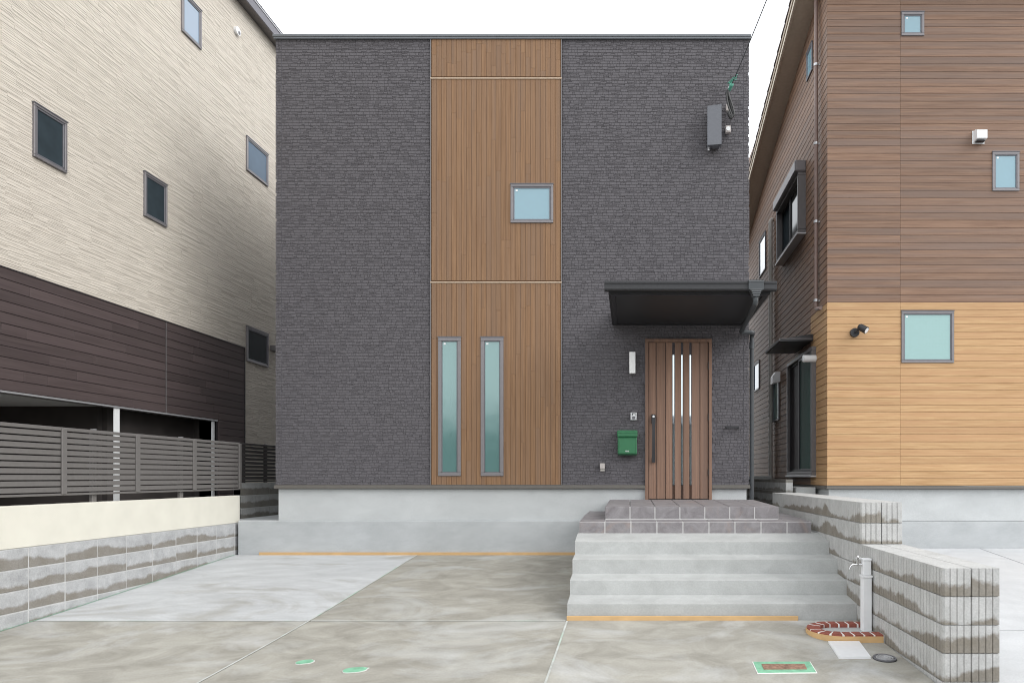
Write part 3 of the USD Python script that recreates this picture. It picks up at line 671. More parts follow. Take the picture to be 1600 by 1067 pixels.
b = thing('meter_box', 'tall grey electric meter box high on the charcoal wall', 'meter box', (PX(1117, Y0), Y0, PZ(228, Y0)))
ym = Y0 - 0.16
ex0, ex1, ez0, ez1 = PX(1105.5, ym), PX(1127.5, ym), PZ(227, ym), PZ(166, ym)
pm = Polygon([(ex0, ez0), (ex1, ez0 + 0.015), (ex1, ez1 + 0.03), (ex0, ez1)])
obj('case', bx(ex0 + 0.01, ex1 - 0.01, Y0 - 0.1, Y0 - 0.006, ez0 + 0.02, ez1 + 0.0, 0.008), 'box_grey', b)
obj('door', face_prism(pm, front, 0.1005, 0.16), 'box_grey', b)
obj('cable_gland', cyl((ex0 + 0.03, Y0 - 0.06, ez0 - 0.03), (ex0 + 0.03, Y0 - 0.06, ez0 + 0.03), 0.016), 'silver', b)

b = thing('junction_box', 'small beige round lidded box right of the grey meter box', 'junction box', (PX(1138, Y0), Y0, PZ(208, Y0)))
jx0, jx1, jz0, jz1 = PX(1133.7, 9.33), PX(1142, 9.33), PZ(206.5, 9.33), PZ(196, 9.33)
obj('case', bx(jx0, jx1, Y0 - 0.07, Y0 - 0.006, jz0, jz1, 0.008), 'beige_box', b)
obj('lid', cyl(((jx0 + jx1) / 2, Y0 - 0.076, (jz0 + jz1) / 2), ((jx0 + jx1) / 2, Y0 - 0.0695, (jz0 + jz1) / 2), 0.031), 'white_metal', b, smooth=30)
o = thing('cable_entry_box', 'small pale cable entry box half hidden by black cable loops', 'box', (PX(1136, Y0), Y0, PZ(176, Y0)))
obj('case', bx(PX(1134, Y0), PX(1139, Y0), Y0 - 0.05, Y0 - 0.006, PZ(176, Y0), PZ(165.5, Y0), 0.006), 'beige_box', o)
obj('nozzle', cyl((PX(1137, Y0), Y0 - 0.03, PZ(179, Y0)), (PX(1137, Y0), Y0 - 0.03, PZ(176, Y0)), 0.014, 10), 'grey_pipe', o)

svc = thing('service_cable', 'overhead power cable with green ties and black drip loops', 'cable', (PX(1140, 9.3), 9.3, PZ(146, 9.3)))
A = np.array([PX(1140.5, 9.25), 9.25, PZ(139, 9.25)]); Bp = np.array([PX(1198, 7.9), 7.9, PZ(0, 7.9)])
d = (Bp - A)
pts = [A + d * t + np.array([0, 0, -0.05 * (t - t * t)]) for t in np.linspace(0, 1, 10)] + [A + d * t + np.array([0, 0, 0.03 * (t - 1) ** 2]) for t in np.linspace(1.1, 9, 40)]
obj('wire', tube(pts, 0.0065, 6), 'dark_pipe', svc, smooth=40)
hook = np.array([PX(1136.5, 9.39), 9.39, PZ(143, 9.39)])
obj('anchor', cat_([cyl(hook + [0, 0.01, 0], hook + [0, -0.1, 0], 0.008, 8), tube([A, (A + hook) / 2 + [0, 0, 0.01], hook + [0, -0.09, 0]], 0.009, 8)]), 'silver', svc)
ins = [A + d * t for t in (0.012, 0.035, 0.05)]
obj('insulator', cat_([tube([A - d * 0.012, A + d * 0.045], [0.02, 0.028], 8), sphere(A + d * 0.05, 0.03, 1), sphere(A + d * 0.02, 0.026, 1), sphere(A - d * 0.02, 0.02, 1)]), 'green_wire', svc, smooth=40)
for q, (s, e) in enumerate((((1137, 131), (1152, 117)), ((1140, 130), (1151, 121)), ((1143, 128), (1151, 125)))):
    p0, p1 = np.array([PX(s[0], 9.2), 9.2, PZ(s[1], 9.2)]), np.array([PX(e[0], 9.0), 9.0, PZ(e[1], 9.0)])
    obj('tie', tube([A + d * 0.06, (A + d * 0.06 + p0) / 2 + [-0.01, 0, 0.01], p0, (p0 + p1) / 2 + [0, 0, 0.008], p1], 0.006, 6), 'green_wire', svc, smooth=40)
for q in range(4):
    w = 0.03 * (q - 1.5)
    raw = [(1136 + q * 0.6, 145), (1134.5 + q * 1.2, 153), (1136 + q * 1.9, 164), (1139 + q * 2.0, 175), (1142.5 + q * 1.0, 184), (1141.5 - q * 0.2, 188 - q), (1138.5, 184 - q), (1137, 178)]
    P = np.array([[PX(a, 9.3), 9.31 - abs(w) - 0.02, PZ(b_, 9.3)] for a, b_ in raw])
    from scipy.interpolate import CubicSpline
    sp = CubicSpline(np.arange(len(P)), P)
    obj('drip_loop', tube(sp(np.linspace(0, len(P) - 1, 30)), 0.0135, 8), 'black_rubber', svc, smooth=40)

# ---------------------------------------------------------------- the pale house on the left
lh = thing('pale_house', 'tall pale stone siding house with a dark brown plank band over its carport', 'house', (XL, 11, 0.28))
ZM, ZE, ZO = E + 2.335, E + 8.52, E + 0.965
YB = 11.66
obj('wall', cat_([bx(-15, XL - 0.012, 4.0, 18, ZM, ZE), bx(-15, XL - 0.012, YB + 0.002, 18, 0.2, ZM - 0.001)]), 'pale_base', lh)
def strips(y0, y1, z0, z1):
    """Thin split-stone strips in small uneven panels, so that no line runs on for long."""
    V, Fs = [], []
    face = np.array([[0, 1, 5], [0, 5, 4], [1, 2, 6], [1, 6, 5], [2, 3, 7], [2, 7, 6], [3, 0, 4], [3, 4, 7], [4, 5, 6], [4, 6, 7]])
    rs = random.Random(11)
    zp = z0
    while zp < z1 - 0.005:
        zq = min(zp + 0.152, z1); y = y0 - rs.uniform(0, 0.3)
        while y < y1:
            yq = y + rs.uniform(0.16, 0.5)
            z = zp
            while z < zq - 0.002:
                h = rs.choice([0.012, 0.016, 0.02, 0.026, 0.034]); h = h if z + h < zq - 0.008 else zq - z
                a = max(y, y0)
                cuts = [a, min(yq, y1)] if rs.random() < 0.5 else [a, a + (min(yq, y1) - a) * rs.uniform(0.3, 0.7), min(yq, y1)]
                for a, b_ in zip(cuts, cuts[1:]):
                    if b_ - a < 0.02: continue
                    dd = rs.choice([0.001, 0.0013, 0.0018, 0.0025, 0.004]); c, e = z + 0.0002, z + h - 0.0002; x = XL - 0.0125; n = 8 * len(V)
                    V.append([[x, a, c], [x, b_, c], [x, b_, e], [x, a, e], [x + dd + 0.012, a + 0.0001, c + 0.0015], [x + dd + 0.012, b_ - 0.0001, c + 0.0015], [x + dd + 0.012, b_ - 0.0001, e - 0.0015], [x + dd + 0.012, a + 0.0001, e - 0.0015]])
                    Fs.append(face + n)
                z += h
            y = yq
        zp = zq
    return trimesh.Trimesh(np.array(V).reshape(-1, 3), np.vstack(Fs), process=False)
obj('stone_strips', cat_([strips(5.5, 14.0, ZM + 0.002, ZE - 0.002), strips(YB + 0.02, 14.0, 0.3, ZM + 0.0)]), 'pale_strips', lh, kind='stuff')
lw = [(50, 102, 3.75, 4.38, 'screen_mesh'), (223.5, 259, 3.75, 4.385, 'screen_mesh'), (384, 417.5, 5.585, 6.2, 'mid_glass'), (384, 418, 2.11, 2.746, 'dark_room_glass'), (282.5, 313, 6.94, 7.57, 'sky_glass')]
for a, b_, h0, h1, gl in lw:
    ya, yb = -F * XL / (CX - a), -F * XL / (CX - b_)
    window(lh, lside, ya, yb, E + h0, E + h1, gl, t=0.03, d=0.03, sticker=False, sash=0.024)
obj('vent', cat_([cyl((XL, 11.42, E + 7.9), (XL + 0.05, 11.42, E + 7.9), 0.07), ]), 'white_plastic', lh, smooth=30)
obj('vent_grille', cyl((XL + 0.05, 11.44, E + 7.88), (XL + 0.056, 11.44, E + 7.88), 0.028, 10), 'sash_inner', lh)
obj('vent_hood', bx(XL + 0.0, XL + 0.12, 12.5, 12.68, E + 2.45, E + 2.56, 0.01), 'taupe_metal', lh)
# dark plank band
obj('band_backing', cat_([bx(-7.3, XL - 0.008, 4.0, YB, ZO, ZM - 0.002), bx(-7.3, XL - 0.008, 10.9, YB, 0.2, ZO - 0.001)]), 'shutter_dark', lh)
PH = (ZM - ZO) / 11
for r in range(11):
    z = ZO + r * PH
    for ya, yb in ((4.2, 6.66), (6.67, 9.685), (9.705, YB)):
        n = 1 if yb - ya < 2 else random.choice([1, 2, 2])
        cuts = [ya] + sorted(random.uniform(ya + 0.4, yb - 0.4) for _ in range(n)) + [yb]
        for a, b_ in zip(cuts, cuts[1:]):
            obj('plank', bx(XL - 0.0075, XL + 0.012, a + 0.001, b_ - 0.001, z + 0.003, z + PH - 0.003, 0.003), 'dark_plank', lh)
z = ZO
while z > 0.35:
    obj('plank', bx(XL - 0.0075, XL + 0.012, 10.93, YB, z - PH + 0.003, z - 0.003, 0.003), 'dark_plank', lh); z -= PH
obj('joint_cover', bx(XL, XL + 0.0135, 9.689, 9.701, ZO, ZM), 'taupe_metal', lh)
obj('band_trim', bx(XL - 0.005, XL + 0.02, 4.2, YB + 0.01, ZM - 0.0015, ZM + 0.012), 'shutter_dark', lh)
obj('corner_trim', bx(XL - 0.005, XL + 0.018, YB, YB + 0.018, 0.3, ZM - 0.002), 'shutter_dark', lh)
obj('lintel_trim', cat_([bx(XL - 0.12, XL + 0.014, 4.2, 10.9, ZO - 0.022, ZO - 0.002), ]), 'silver', lh)
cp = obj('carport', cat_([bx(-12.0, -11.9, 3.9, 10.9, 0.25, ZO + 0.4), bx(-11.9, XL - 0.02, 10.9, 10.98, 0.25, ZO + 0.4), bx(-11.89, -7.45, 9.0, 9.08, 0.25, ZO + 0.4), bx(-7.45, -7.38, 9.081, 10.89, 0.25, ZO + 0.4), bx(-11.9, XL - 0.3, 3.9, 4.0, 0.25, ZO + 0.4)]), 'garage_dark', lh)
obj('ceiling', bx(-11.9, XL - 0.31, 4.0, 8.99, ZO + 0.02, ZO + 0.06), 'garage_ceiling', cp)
for ya, yb in ((8.745, 8.835), (10.79, 10.85)):
    obj('column', cat_([bx(XL - 0.03, XL - 0.005, ya, yb, 0.28, ZO - 0.024, 0.004)]), 'white_metal', lh)
# eaves
xe = -6.85
ev = obj('eaves', bx(xe + 0.0, XL - 0.1, 4.0, 18, E + 8.53, E + 8.56), 'taupe_metal', lh)
obj('soffit_strip', bx(XL + 0.002, xe + 0.02, 4.0, 18, E + 8.47, E + 8.529), 'taupe_metal', ev)
obj('fascia', bx(xe + 0.021, xe + 0.05, 4.0, 18, E + 8.44, E + 8.60, 0.004), 'fascia_grey', ev)
obj('edge_strip', bx(xe + 0.03, xe + 0.06, 4.0, 18, E + 8.602, E + 8.62), 'silver', ev)
obj('roof', bx(-15, xe + 0.055, 4.0, 18, E + 8.622, E + 8.66), 'far_roof', lh)
for y in (11.9, 12.35):
    obj('snow_guard', bx(xe - 0.02, xe + 0.03, y, y + 0.03, E + 8.66, E + 8.70), 'black_metal', lh)

# ---------------------------------------------------------------- left boundary wall and fence
WXF = -5.76
wl = thing('boundary_wall', 'long left boundary wall, damp grey blocks below a cream rendered top band', 'wall', (WXF - 0.07, 7, gz(7)))
zc = E - 0.67
obj('mortar', bx(WXF - 0.135, WXF - 0.004, 3.0, 9.495, -0.75, zc - 0.002), 'mortar', wl)
obj('rendered_band', bx(WXF - 0.14, WXF, 3.0, 9.5, zc, E - 0.272, 0.006), 'cream_render', wl)
for r in range(5):
    z1 = zc - 0.2 * r
    k = 0
    y = 9.365
    obj('block', bx(WXF - 0.13, WXF + random.uniform(-0.001, 0.002), y + 0.005, 9.497, z1 - 0.195, z1 - 0.005, 0.004), 'left_block', wl)
    while y > 3.3:
        ya = y - 0.4
        if z1 > gz(ya) + 0.0 or z1 > gz(y):
            obj('block', bx(WXF - 0.13, WXF + random.uniform(-0.002, 0.003), ya + 0.005, y - 0.005, z1 - 0.195, z1 - 0.005, 0.004), 'left_block', wl)
        y = ya
def fence(name, label, xf, ys, z0, z1, nslat, mat, posts, group=None, rail=0.035, gap=0.0135, zpost=None):
    fn = thing(name, label, 'fence', (xf, (ys[0] + ys[-1]) / 2, z0))
    ph = (z1 - z0 - 2 * rail) / nslat
    for a, b_ in zip(ys, ys[1:]):
        obj('top_rail', bx(xf - 0.016, xf + 0.016, a + 0.001, b_ - 0.001, z1 - rail, z1, 0.003), mat, fn)
        obj('bottom_rail', bx(xf - 0.016, xf + 0.016, a + 0.001, b_ - 0.001, z0, z0 + rail - gap, 0.003), mat, fn)
        for k in range(nslat):
            z = z0 + rail + k * ph
            obj('slat', bx(xf - 0.008, xf + 0.008, a + 0.001, b_ - 0.001, z, z + ph - gap, 0.002), mat, fn)
    for y in ys[1:-1] + ys[-1:]:
        obj('mullion', bx(xf + 0.009, xf + 0.026, y - 0.03, y + 0.03, z0 + 0.012, z1 - 0.012, 0.003), mat, fn)
    for y in posts:
        obj('post', bx(xf - 0.055, xf - 0.017, y - 0.03, y + 0.03, zpost, z1 + 0.006, 0.004), mat, fn)
        obj('post_cap', bx(xf - 0.056, xf - 0.016, y - 0.012, y + 0.03, z1 + 0.0065, z1 + 0.014, 0.002), 'silver', fn)
    return fn
fence('slat_fence', 'long taupe horizontal slat fence standing on the cream boundary wall', -5.85, [4.63, 5.63, 6.63, 7.625, 8.62, 9.62], E - 0.19, E + 0.51, 10, 'fence_metal', [5.05, 7.05, 8.42], zpost=E - 0.272)
# return behind, in the gap between the houses
gw = thing('gap_wall', 'short damp grey block wall in the gap left of the charcoal house', 'wall', (-6.1, 11, 0.3))
obj('mortar', bx(-6.15, -6.044, 9.98, 14.5, 0.2, E - 0.093), 'mortar', gw)
zt = E - 0.09
for r in range(4):
    z1 = zt - 0.2 * r; y = 9.976
    while y < 14:
        obj('block', bx(-6.152, -6.04 + random.uniform(0, 0.002), y + 0.004, y + 0.396, z1 - 0.195, z1 - 0.005, 0.003), 'gap_block', gw); y += 0.4
fence('slat_fence', 'short dark slat fence section in the gap between the pale house and charcoal house', -6.06, [9.9, 11.9, 13.9], E - 0.075, E + 0.535, 9, 'fence_dark', [10.75, 12.75], gap=0.014, zpost=E - 0.09)

# ---------------------------------------------------------------- the wood clad house on the right
RB, RT, RM = PZ(758.5, Y1), E + 8.1, PZ(472.5, Y1)
RX1 = 7.16
rh = thing('wood_clad_house', 'brown plank clad house on the right, golden oak planks on its ground floor', 'house', ((XR + RX1) / 2, Y1, 0))
obj('wall', bx(XR + 0.012, RX1, Y1 + 0.012, 17.2, RM, RT), 'brown_groove', rh)
obj('lower_wall', bx(XR + 0.012, RX1, Y1 + 0.012, 17.2, RB, RM - 0.001), 'oak_groove', rh)
rwin = [(1408, 1443.5, 20.5, 57, 'frosted_blue'), (1550, 1592, 238.5, 299, 'frosted_blue'), (1408, 1490, 486.5, 567, 'frosted_clear')]
rcut = [sbox(PX(a, Y1), PZ(d, Y1), PX(b_, Y1), PZ(c, Y1)) for a, b_, c, d, g_ in rwin]
NL = 25; P1 = (RM - RB) / NL
rows = [(RB + k * P1, RB + (k + 1) * P1, 'oak_plank') for k in range(NL)]
PU = 0.1140
rows += [(RM + k * PU, min(RM + (k + 1) * PU, RT), 'brown_plank') for k in range(int((RT - RM) / PU) + 1) if RM + k * PU < RT - 0.02]
XJ = PX(1406.5, Y1)
high_f, high_s = [], []
for z0, z1, mat in rows:
    for xa, xb in ((XR + 0.001, XJ - 0.0012), (XJ + 0.0012, RX1)):
        gpoly = sbox(xa, z0 + 0.002, xb, z1 - 0.002)
        for c in rcut: gpoly = gpoly.difference(c)
        for part in getattr(gpoly, 'geoms', [gpoly]):
            if part.is_empty or part.area < 1e-4: continue
            minx, miny, maxx, maxy = part.bounds
            m = bx(minx, maxx, Y1 - 0.004, Y1 + 0.0115, miny, maxy, 0.002) if abs(part.area - (maxx - minx) * (maxy - miny)) < 1e-6 else face_prism(part, rfront, -0.0115, 0.004)
            if z0 > E + 7.4: high_f.append(m)
            else: obj('plank', m, mat, rh)
    # side wall: near stretch board by board (lapped profile), the far stretch as one
    for ya, yb, near in ((Y1 - 0.003, 10.77, 1), (10.775, 12.9, 1), (12.906, 17.15, 0)):
        m = bx(XR - 0.004, XR + 0.0115, ya, yb, z0 + 0.002, z1 - 0.002, 0.002)
        v = np.array(m.vertices); low = (v[:, 0] < XR) & (v[:, 2] < (z0 + z1) / 2); v[low, 0] -= 0.004; m.vertices = v
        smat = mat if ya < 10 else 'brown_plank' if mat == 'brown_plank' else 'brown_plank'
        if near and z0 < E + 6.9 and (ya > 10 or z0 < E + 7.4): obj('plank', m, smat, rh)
        else: high_s.append(m)
obj('plank_rest', cat_(high_f + high_s), 'brown_plank', rh, kind='stuff')
for a, b_, c, d, g_ in rwin:
    window(rh, rfront, PX(a, Y1), PX(b_, Y1), PZ(d, Y1), PZ(c, Y1), g_, t=0.036, d=0.02, sash=0.018)
obj('base_flashing', cat_([bx(XR - 0.02, RX1, Y1 - 0.03, Y1 + 0.03, RB - 0.05, RB - 0.004, 0.004), bx(XR - 0.02, XR + 0.05, Y1 + 0.031, 17.15, RB - 0.05, RB - 0.004)]), 'flashing', rh)
obj('foundation', bx(XR + 0.03, RX1, Y1 + 0.04, 17.1, PZ(814, Y1), RB - 0.052, 0.006), 'foundation_render', rh)
obj('footing', bx(XR - 0.01, RX1 + 0.05, Y1 + 0.0, 17.12, -0.4, PZ(814, Y1) - 0.003, 0.01), 'footing_concrete', rh)
# vent hood on the front
vx0, vx1, vz0, vz1 = PX(1523.5, 9.8), PX(1544, 9.75), PZ(221, 9.8), PZ(202.5, 9.8)
vh = trimesh.convex.convex_hull(np.array([[vx0, Y1, vz0], [vx1 - 0.01, Y1, vz0], [vx0, Y1, vz1], [vx1 - 0.01, Y1, vz1], [vx0 + 0.005, Y1 - 0.12, vz0 + 0.025], [vx1 - 0.01, Y1 - 0.12, vz0 + 0.025], [vx0 + 0.005, Y1 - 0.12, vz1 - 0.03], [vx1 - 0.01, Y1 - 0.12, vz1 - 0.03], [vx0 + 0.003, Y1 - 0.08, vz1 - 0.006], [vx1 - 0.01, Y1 - 0.08, vz1 - 0.006]]))
vhp = obj('vent_hood', vh, 'white_plastic', rh, smooth=25)
obj('flange', bx(vx0 - 0.012, vx1 + 0.004, Y1 - 0.012, Y1 - 0.004, vz0 - 0.012, vz1 + 0.008, 0.003), 'white_plastic', vhp)
obj('vent_mouth', bx(vx0 + 0.02, vx1 - 0.03, Y1 - 0.1, Y1 - 0.03, vz0 - 0.004, vz0 + 0.006), 'black_metal', vhp)
# spot light
sx, sz = PX(1335, 9.85), PZ(520, 9.85)
sp_ = obj('spotlight', cyl((sx, Y1 - 0.003, sz), (sx, Y1 - 0.05, sz), 0.068, 24), 'black_metal', rh, smooth=30, label='black round spotlight with tilted head')
hd0, hd1 = np.array([sx + 0.035, Y1 - 0.12, sz + 0.075]), np.array([sx + 0.12, Y1 - 0.2, sz - 0.005])
ax = (hd1 - hd0) / np.linalg.norm(hd1 - hd0)
obj('lamp_head', tube([hd0, hd0 + ax * 0.02, hd1, hd1 + ax * 0.001], [0.04, 0.052, 0.055, 0.05], 20), 'black_metal', sp_, smooth=30)
obj('lens', tube([hd1 + ax * 0.001, hd1 + ax * 0.004], 0.042, 16), 'white_plastic', sp_)
obj('arm', tube([(sx, Y1 - 0.04, sz), (sx + 0.02, Y1 - 0.09, sz + 0.02), hd0 + ax * 0.05], 0.02, 10), 'black_metal', sp_, smooth=40)

def SY(px): return F * XR / (px - CX)
# shutter window on the side, upper floor
def box_window(ya, yb, z0, z1, out, shutter, glass_a, glass_b, sash_split=0.5, label=None):
    w = obj('shutter_window', bars(rside, ya, yb, z0, z1 - shutter, 0.0, out, 0.06, 0.006), 'taupe_metal', rh, label=label)
    if shutter:
        obj('shutter_box', pbox(rside, ya - 0.02, yb + 0.02, z1 - shutter + 0.002, z1, 0.0, out + 0.06, 0.02), 'sash_metal', w)
    ym_ = ya + (yb - ya) * sash_split
    obj('sash', bars(rside, ya + 0.061, ym_ + 0.03, z0 + 0.061, z1 - shutter - 0.061, 0.0, 0.07, 0.045, 0.004), 'black_metal', w)
    obj('sash', bars(rside, ym_ - 0.03, yb - 0.061, z0 + 0.061, z1 - shutter - 0.061, 0.0, 0.035, 0.045, 0.004), 'black_metal', w)
    obj('pane', pbox(rside, ya + 0.1, ym_ - 0.01, z0 + 0.1, z1 - shutter - 0.1, 0.01, 0.05), glass_a, w)
    obj('pane', pbox(rside, ym_ + 0.01, yb - 0.1, z0 + 0.1, z1 - shutter - 0.1, 0.0, 0.02), glass_b, w)
    obj('sill', pbox(rside, ya - 0.01, yb + 0.01, z0 - 0.03, z0 - 0.001, 0.0, out + 0.02, 0.004), 'silver', w)
    return w
box_window(11.06, 12.74, E + 4.2, E + 5.44, 0.14, 0.2, 'dark_room_glass', 'screen_mesh')
box_window(10.45, 12.12, E + 0.03, E + 2.12, 0.08, 0, 'green_room_glass', 'shutter_dark')
for pa, pb, h0, h1, gl in ((1271, 1262, 6.72, 7.18, 'frosted_blue'), (1197.5, 1187.5, 4.62, 5.45, 'bright_glass'), (1218.5, 1209, 1.15, 2.0, 'frosted_clear'), (1187.5, 1179, 2.05, 2.72, 'sky_glass')):
    window(rh, rside, SY(pa), SY(pb), E + h0, E + h1, gl, t=0.03, d=0.03, sticker=False, metal='sash_inner', sash=0.015)
# awning over the garden door
aw = np.array([[XR, 10.58, E + 2.24], [2.46, 10.58, E + 2.225], [2.46, 11.68, E + 2.225], [XR, 11.68, E + 2.24], [XR, 10.58, E + 2.35], [2.46, 10.58, E + 2.265], [2.46, 11.68, E + 2.265], [XR, 11.68, E + 2.35]])
aw[[0, 3, 4, 7], 0] -= 0.02
awm = trimesh.Trimesh(aw, np.array([[0, 1, 2], [0, 2, 3], [4, 6, 5], [4, 7, 6], [0, 5, 1], [0, 4, 5], [1, 5, 6], [1, 6, 2], [2, 6, 7], [2, 7, 3], [3, 7, 4], [3, 4, 0]]), process=False)
if awm.volume < 0: awm.invert()
awp = obj('awning', awm, 'black_metal', rh)
obj('awning_edge', cat_([bx(2.445, 2.459, 10.57, 11.69, E + 2.235, E + 2.275), bx(2.46, XR - 0.02, 10.566, 10.579, E + 2.262, E + 2.275)]), 'taupe_metal', awp)
v1 = obj('vent_hood', tube([(XR - 0.01, 10.46, E + 1.92), (XR - 0.21, 10.46, E + 1.92), (XR - 0.225, 10.46, E + 1.92)], [0.058, 0.058, 0.045], 18), 'white_plastic', rh, smooth=35, label='white round vent pipe')
y_ = 12.95
vv = trimesh.convex.convex_hull(np.array([[XR, y_, E + 1.92], [XR, y_ + 0.18, E + 1.92], [XR, y_, E + 2.12], [XR, y_ + 0.18, E + 2.12], [XR - 0.16, y_, E + 1.88], [XR - 0.16, y_ + 0.18, E + 1.88], [XR - 0.16, y_, E + 2.02], [XR - 0.16, y_ + 0.18, E + 2.02], [XR - 0.1, y_, E + 2.11], [XR - 0.1, y_ + 0.18, E + 2.11]]))
obj('vent_hood', vv, 'white_plastic', rh, smooth=25)
# downpipes
dp = obj('downpipe', tube(rounded([(2.95, 10.23, E + 7.62), (2.95, 10.23, E + 2.67), (2.95, 10.02, E + 2.62), (2.95, 9.98, E + 2.62)], 0.05), 0.03, 12), 'copper_pipe', rh, smooth=40)
for h in (6.54, 5.29, 4.05, 2.8):
    obj('bracket', cat_([cyl((2.95, 10.23, E + h - 0.02), (2.95, 10.23, E + h + 0.02), 0.037, 12), bx(2.97, XR - 0.005, 10.222, 10.238, E + h - 0.01, E + h + 0.01)]), 'silver', dp)
obj('downpipe', tube(rounded([(3.0, 13.55, E + 5.42), (2.95, 13.55, E + 5.38), (2.95, 13.55, E - 0.06)], 0.04), 0.043, 12), 'grey_pipe', rh, smooth=40)
# sloping roof seen from below: soffit, bargeboard, stepped tiles
SL = 0.255
def rz(y): return E + 7.83 - (y - 10.57) * SL
RY0, RY1 = 9.35, 17.7
def sloped(x0, x1, y0, y1, d0, d1):
    v = np.array([[x0, y0, rz(y0) + d0], [x1, y0, rz(y0) + d0], [x1, y1, rz(y1) + d0], [x0, y1, rz(y1) + d0], [x0, y0, rz(y0) + d1], [x1, y0, rz(y0) + d1], [x1, y1, rz(y1) + d1], [x0, y1, rz(y1) + d1]])
    m = trimesh.Trimesh(v, np.array([[0, 2, 1], [0, 3, 2], [4, 5, 6], [4, 6, 7], [0, 1, 5], [0, 5, 4], [1, 2, 6], [1, 6, 5], [2, 3, 7], [2, 7, 6], [3, 0, 4], [3, 4, 7]]), process=False)
    if m.volume < 0: m.invert()
    return m
rf = obj('roof', sloped(2.70, RX1 + 0.4, RY0, RY1, -0.2, -0.0), 'soffit', rh)
obj('bargeboard', cat_([sloped(2.665, 2.699, RY0 - 0.02, RY1, -0.21, -0.06), sloped(2.65, 2.68, RY0 - 0.02, RY1, -0.055, 0.0)]), 'soffit', rf)
obj('barge_edge', cat_([sloped(2.653, 2.664, RY0 - 0.02, RY1, -0.20, -0.15), sloped(2.645, 2.66, RY0 - 0.02, RY1, -0.075, -0.056)]), 'barge', rf)
y = RY0 - 0.03
while y < RY1:
    m = sloped(2.635, RX1 + 0.42, y, y + 0.30, 0.002, 0.03)
    v = np.array(m.vertices); v[v[:, 1] > y + 0.2, 2] += 0.045; m.vertices = v
    obj('roof_tile_row', m, 'roof_tile', rf); y += 0.28

# ---------------------------------------------------------------- block walls right of the steps
RIB = 0.05
def rib_block(x0, x1, y0, y1, z0, z1, side=True, end=False):
    """Hollow-look split block: vertical grooves on the face towards the steps and on the exposed end."""
    pts = []; g, dp_ = 0.007, 0.009
    # start at the far corner of the face x0, walk towards the camera end
    c = 0.012 if end else 0.002
    if side:
        n = max(1, int(round((y1 - y0) / RIB)))
        pts.append((x0, y1 - 0.002))
        for k in range(1, n):
            yy = y1 - (y1 - y0) * k / n
            pts += [(x0, yy + g / 2), (x0 + dp_, yy + g / 3), (x0 + dp_, yy - g / 3), (x0, yy - g / 2)]
        pts += [(x0, y0 + c), (x0 + c, y0)]
    else:
        pts += [(x0, y1), (x0, y0 + 0.003), (x0 + 0.003, y0)]
    if end:
        n = 4
        for k in range(1, n):
            xx = x0 + (x1 - x0) * k / n
            pts += [(xx - g / 2, y0), (xx - g / 3, y0 + dp_), (xx + g / 3, y0 + dp_), (xx + g / 2, y0)]
    pts += [(x1 - 0.003, y0), (x1, y0 + 0.003), (x1, y1)]
    m = prism(Polygon(pts), z1 - z0); m.apply_translation([0, 0, z0]); return m

def stepped_wall(name, label, x0, x1, side):
    w = thing(name, label, 'wall', ((x0 + x1) / 2, 7, gz(7)))
    core = cat_([bx(x0 + 0.012, x1 - 0.004, 6.16, 9.96, 0.45, E - 0.246), bx(x0 + 0.012, x1 - 0.004, 4.54, 9.96, -0.6, 0.484)])
    obj('mortar', core, 'mortar', w)
    for r in range(7):
        z1 = E - 0.241 - 0.2 * r
        ys = 6.148 if r < 2 else 4.526
        y = ys; first = True
        while y < 9.95:
            ye = min(y + 0.4055, 9.97)
            if z1 > gz(y) - 0.02:
                obj('block', rib_block(x0 + random.uniform(-0.001, 0.001), x1, y + (0.0 if first else 0.002), ye - 0.002, z1 - 0.196, z1 - 0.002 if r not in (0, 2) else z1, side, first), 'rib_block', w)
            y = ye; first = False
    return w
stepped_wall('block_wall', 'ribbed grey block wall stepping down along the right side of the stairs', 2.2, 2.394, True)
stepped_wall('block_wall', 'second ribbed block wall, back to back on the neighbour parking side', 2.402, 2.596, False)
w = thing('gap_wall', 'low dark damp block wall in the gap right of the charcoal house', 'wall', (2.5, 11.3, 0.2))
obj('mortar', bx(2.452, 2.556, 10.15, 13.4, 0.1, E - 0.04), 'mortar', w)
for r in range(4):
    z1 = E - 0.036 - 0.2 * r; y = 10.14
    while y < 13.4:
        obj('block', bx(2.447 + random.uniform(0, 0.002), 2.56, y + 0.003, y + 0.397, z1 - 0.196, z1 - 0.003, 0.003), 'gap_block', w); y += 0.4
o = obj('garden_step', bx(2.66, 2.98, 10.35, 11.6, 0.3, E - 0.165, 0.01), 'step_concrete')
tag(o, 'small concrete step under the side door of the wood clad house', 'step')
o = obj('ledge_slab', bx(2.25, 2.95, 13.45, 13.9, 0.3, E + 0.02, 0.01), 'step_concrete')
tag(o, 'pale concrete ledge at the foot of the grey downpipe', 'ledge')

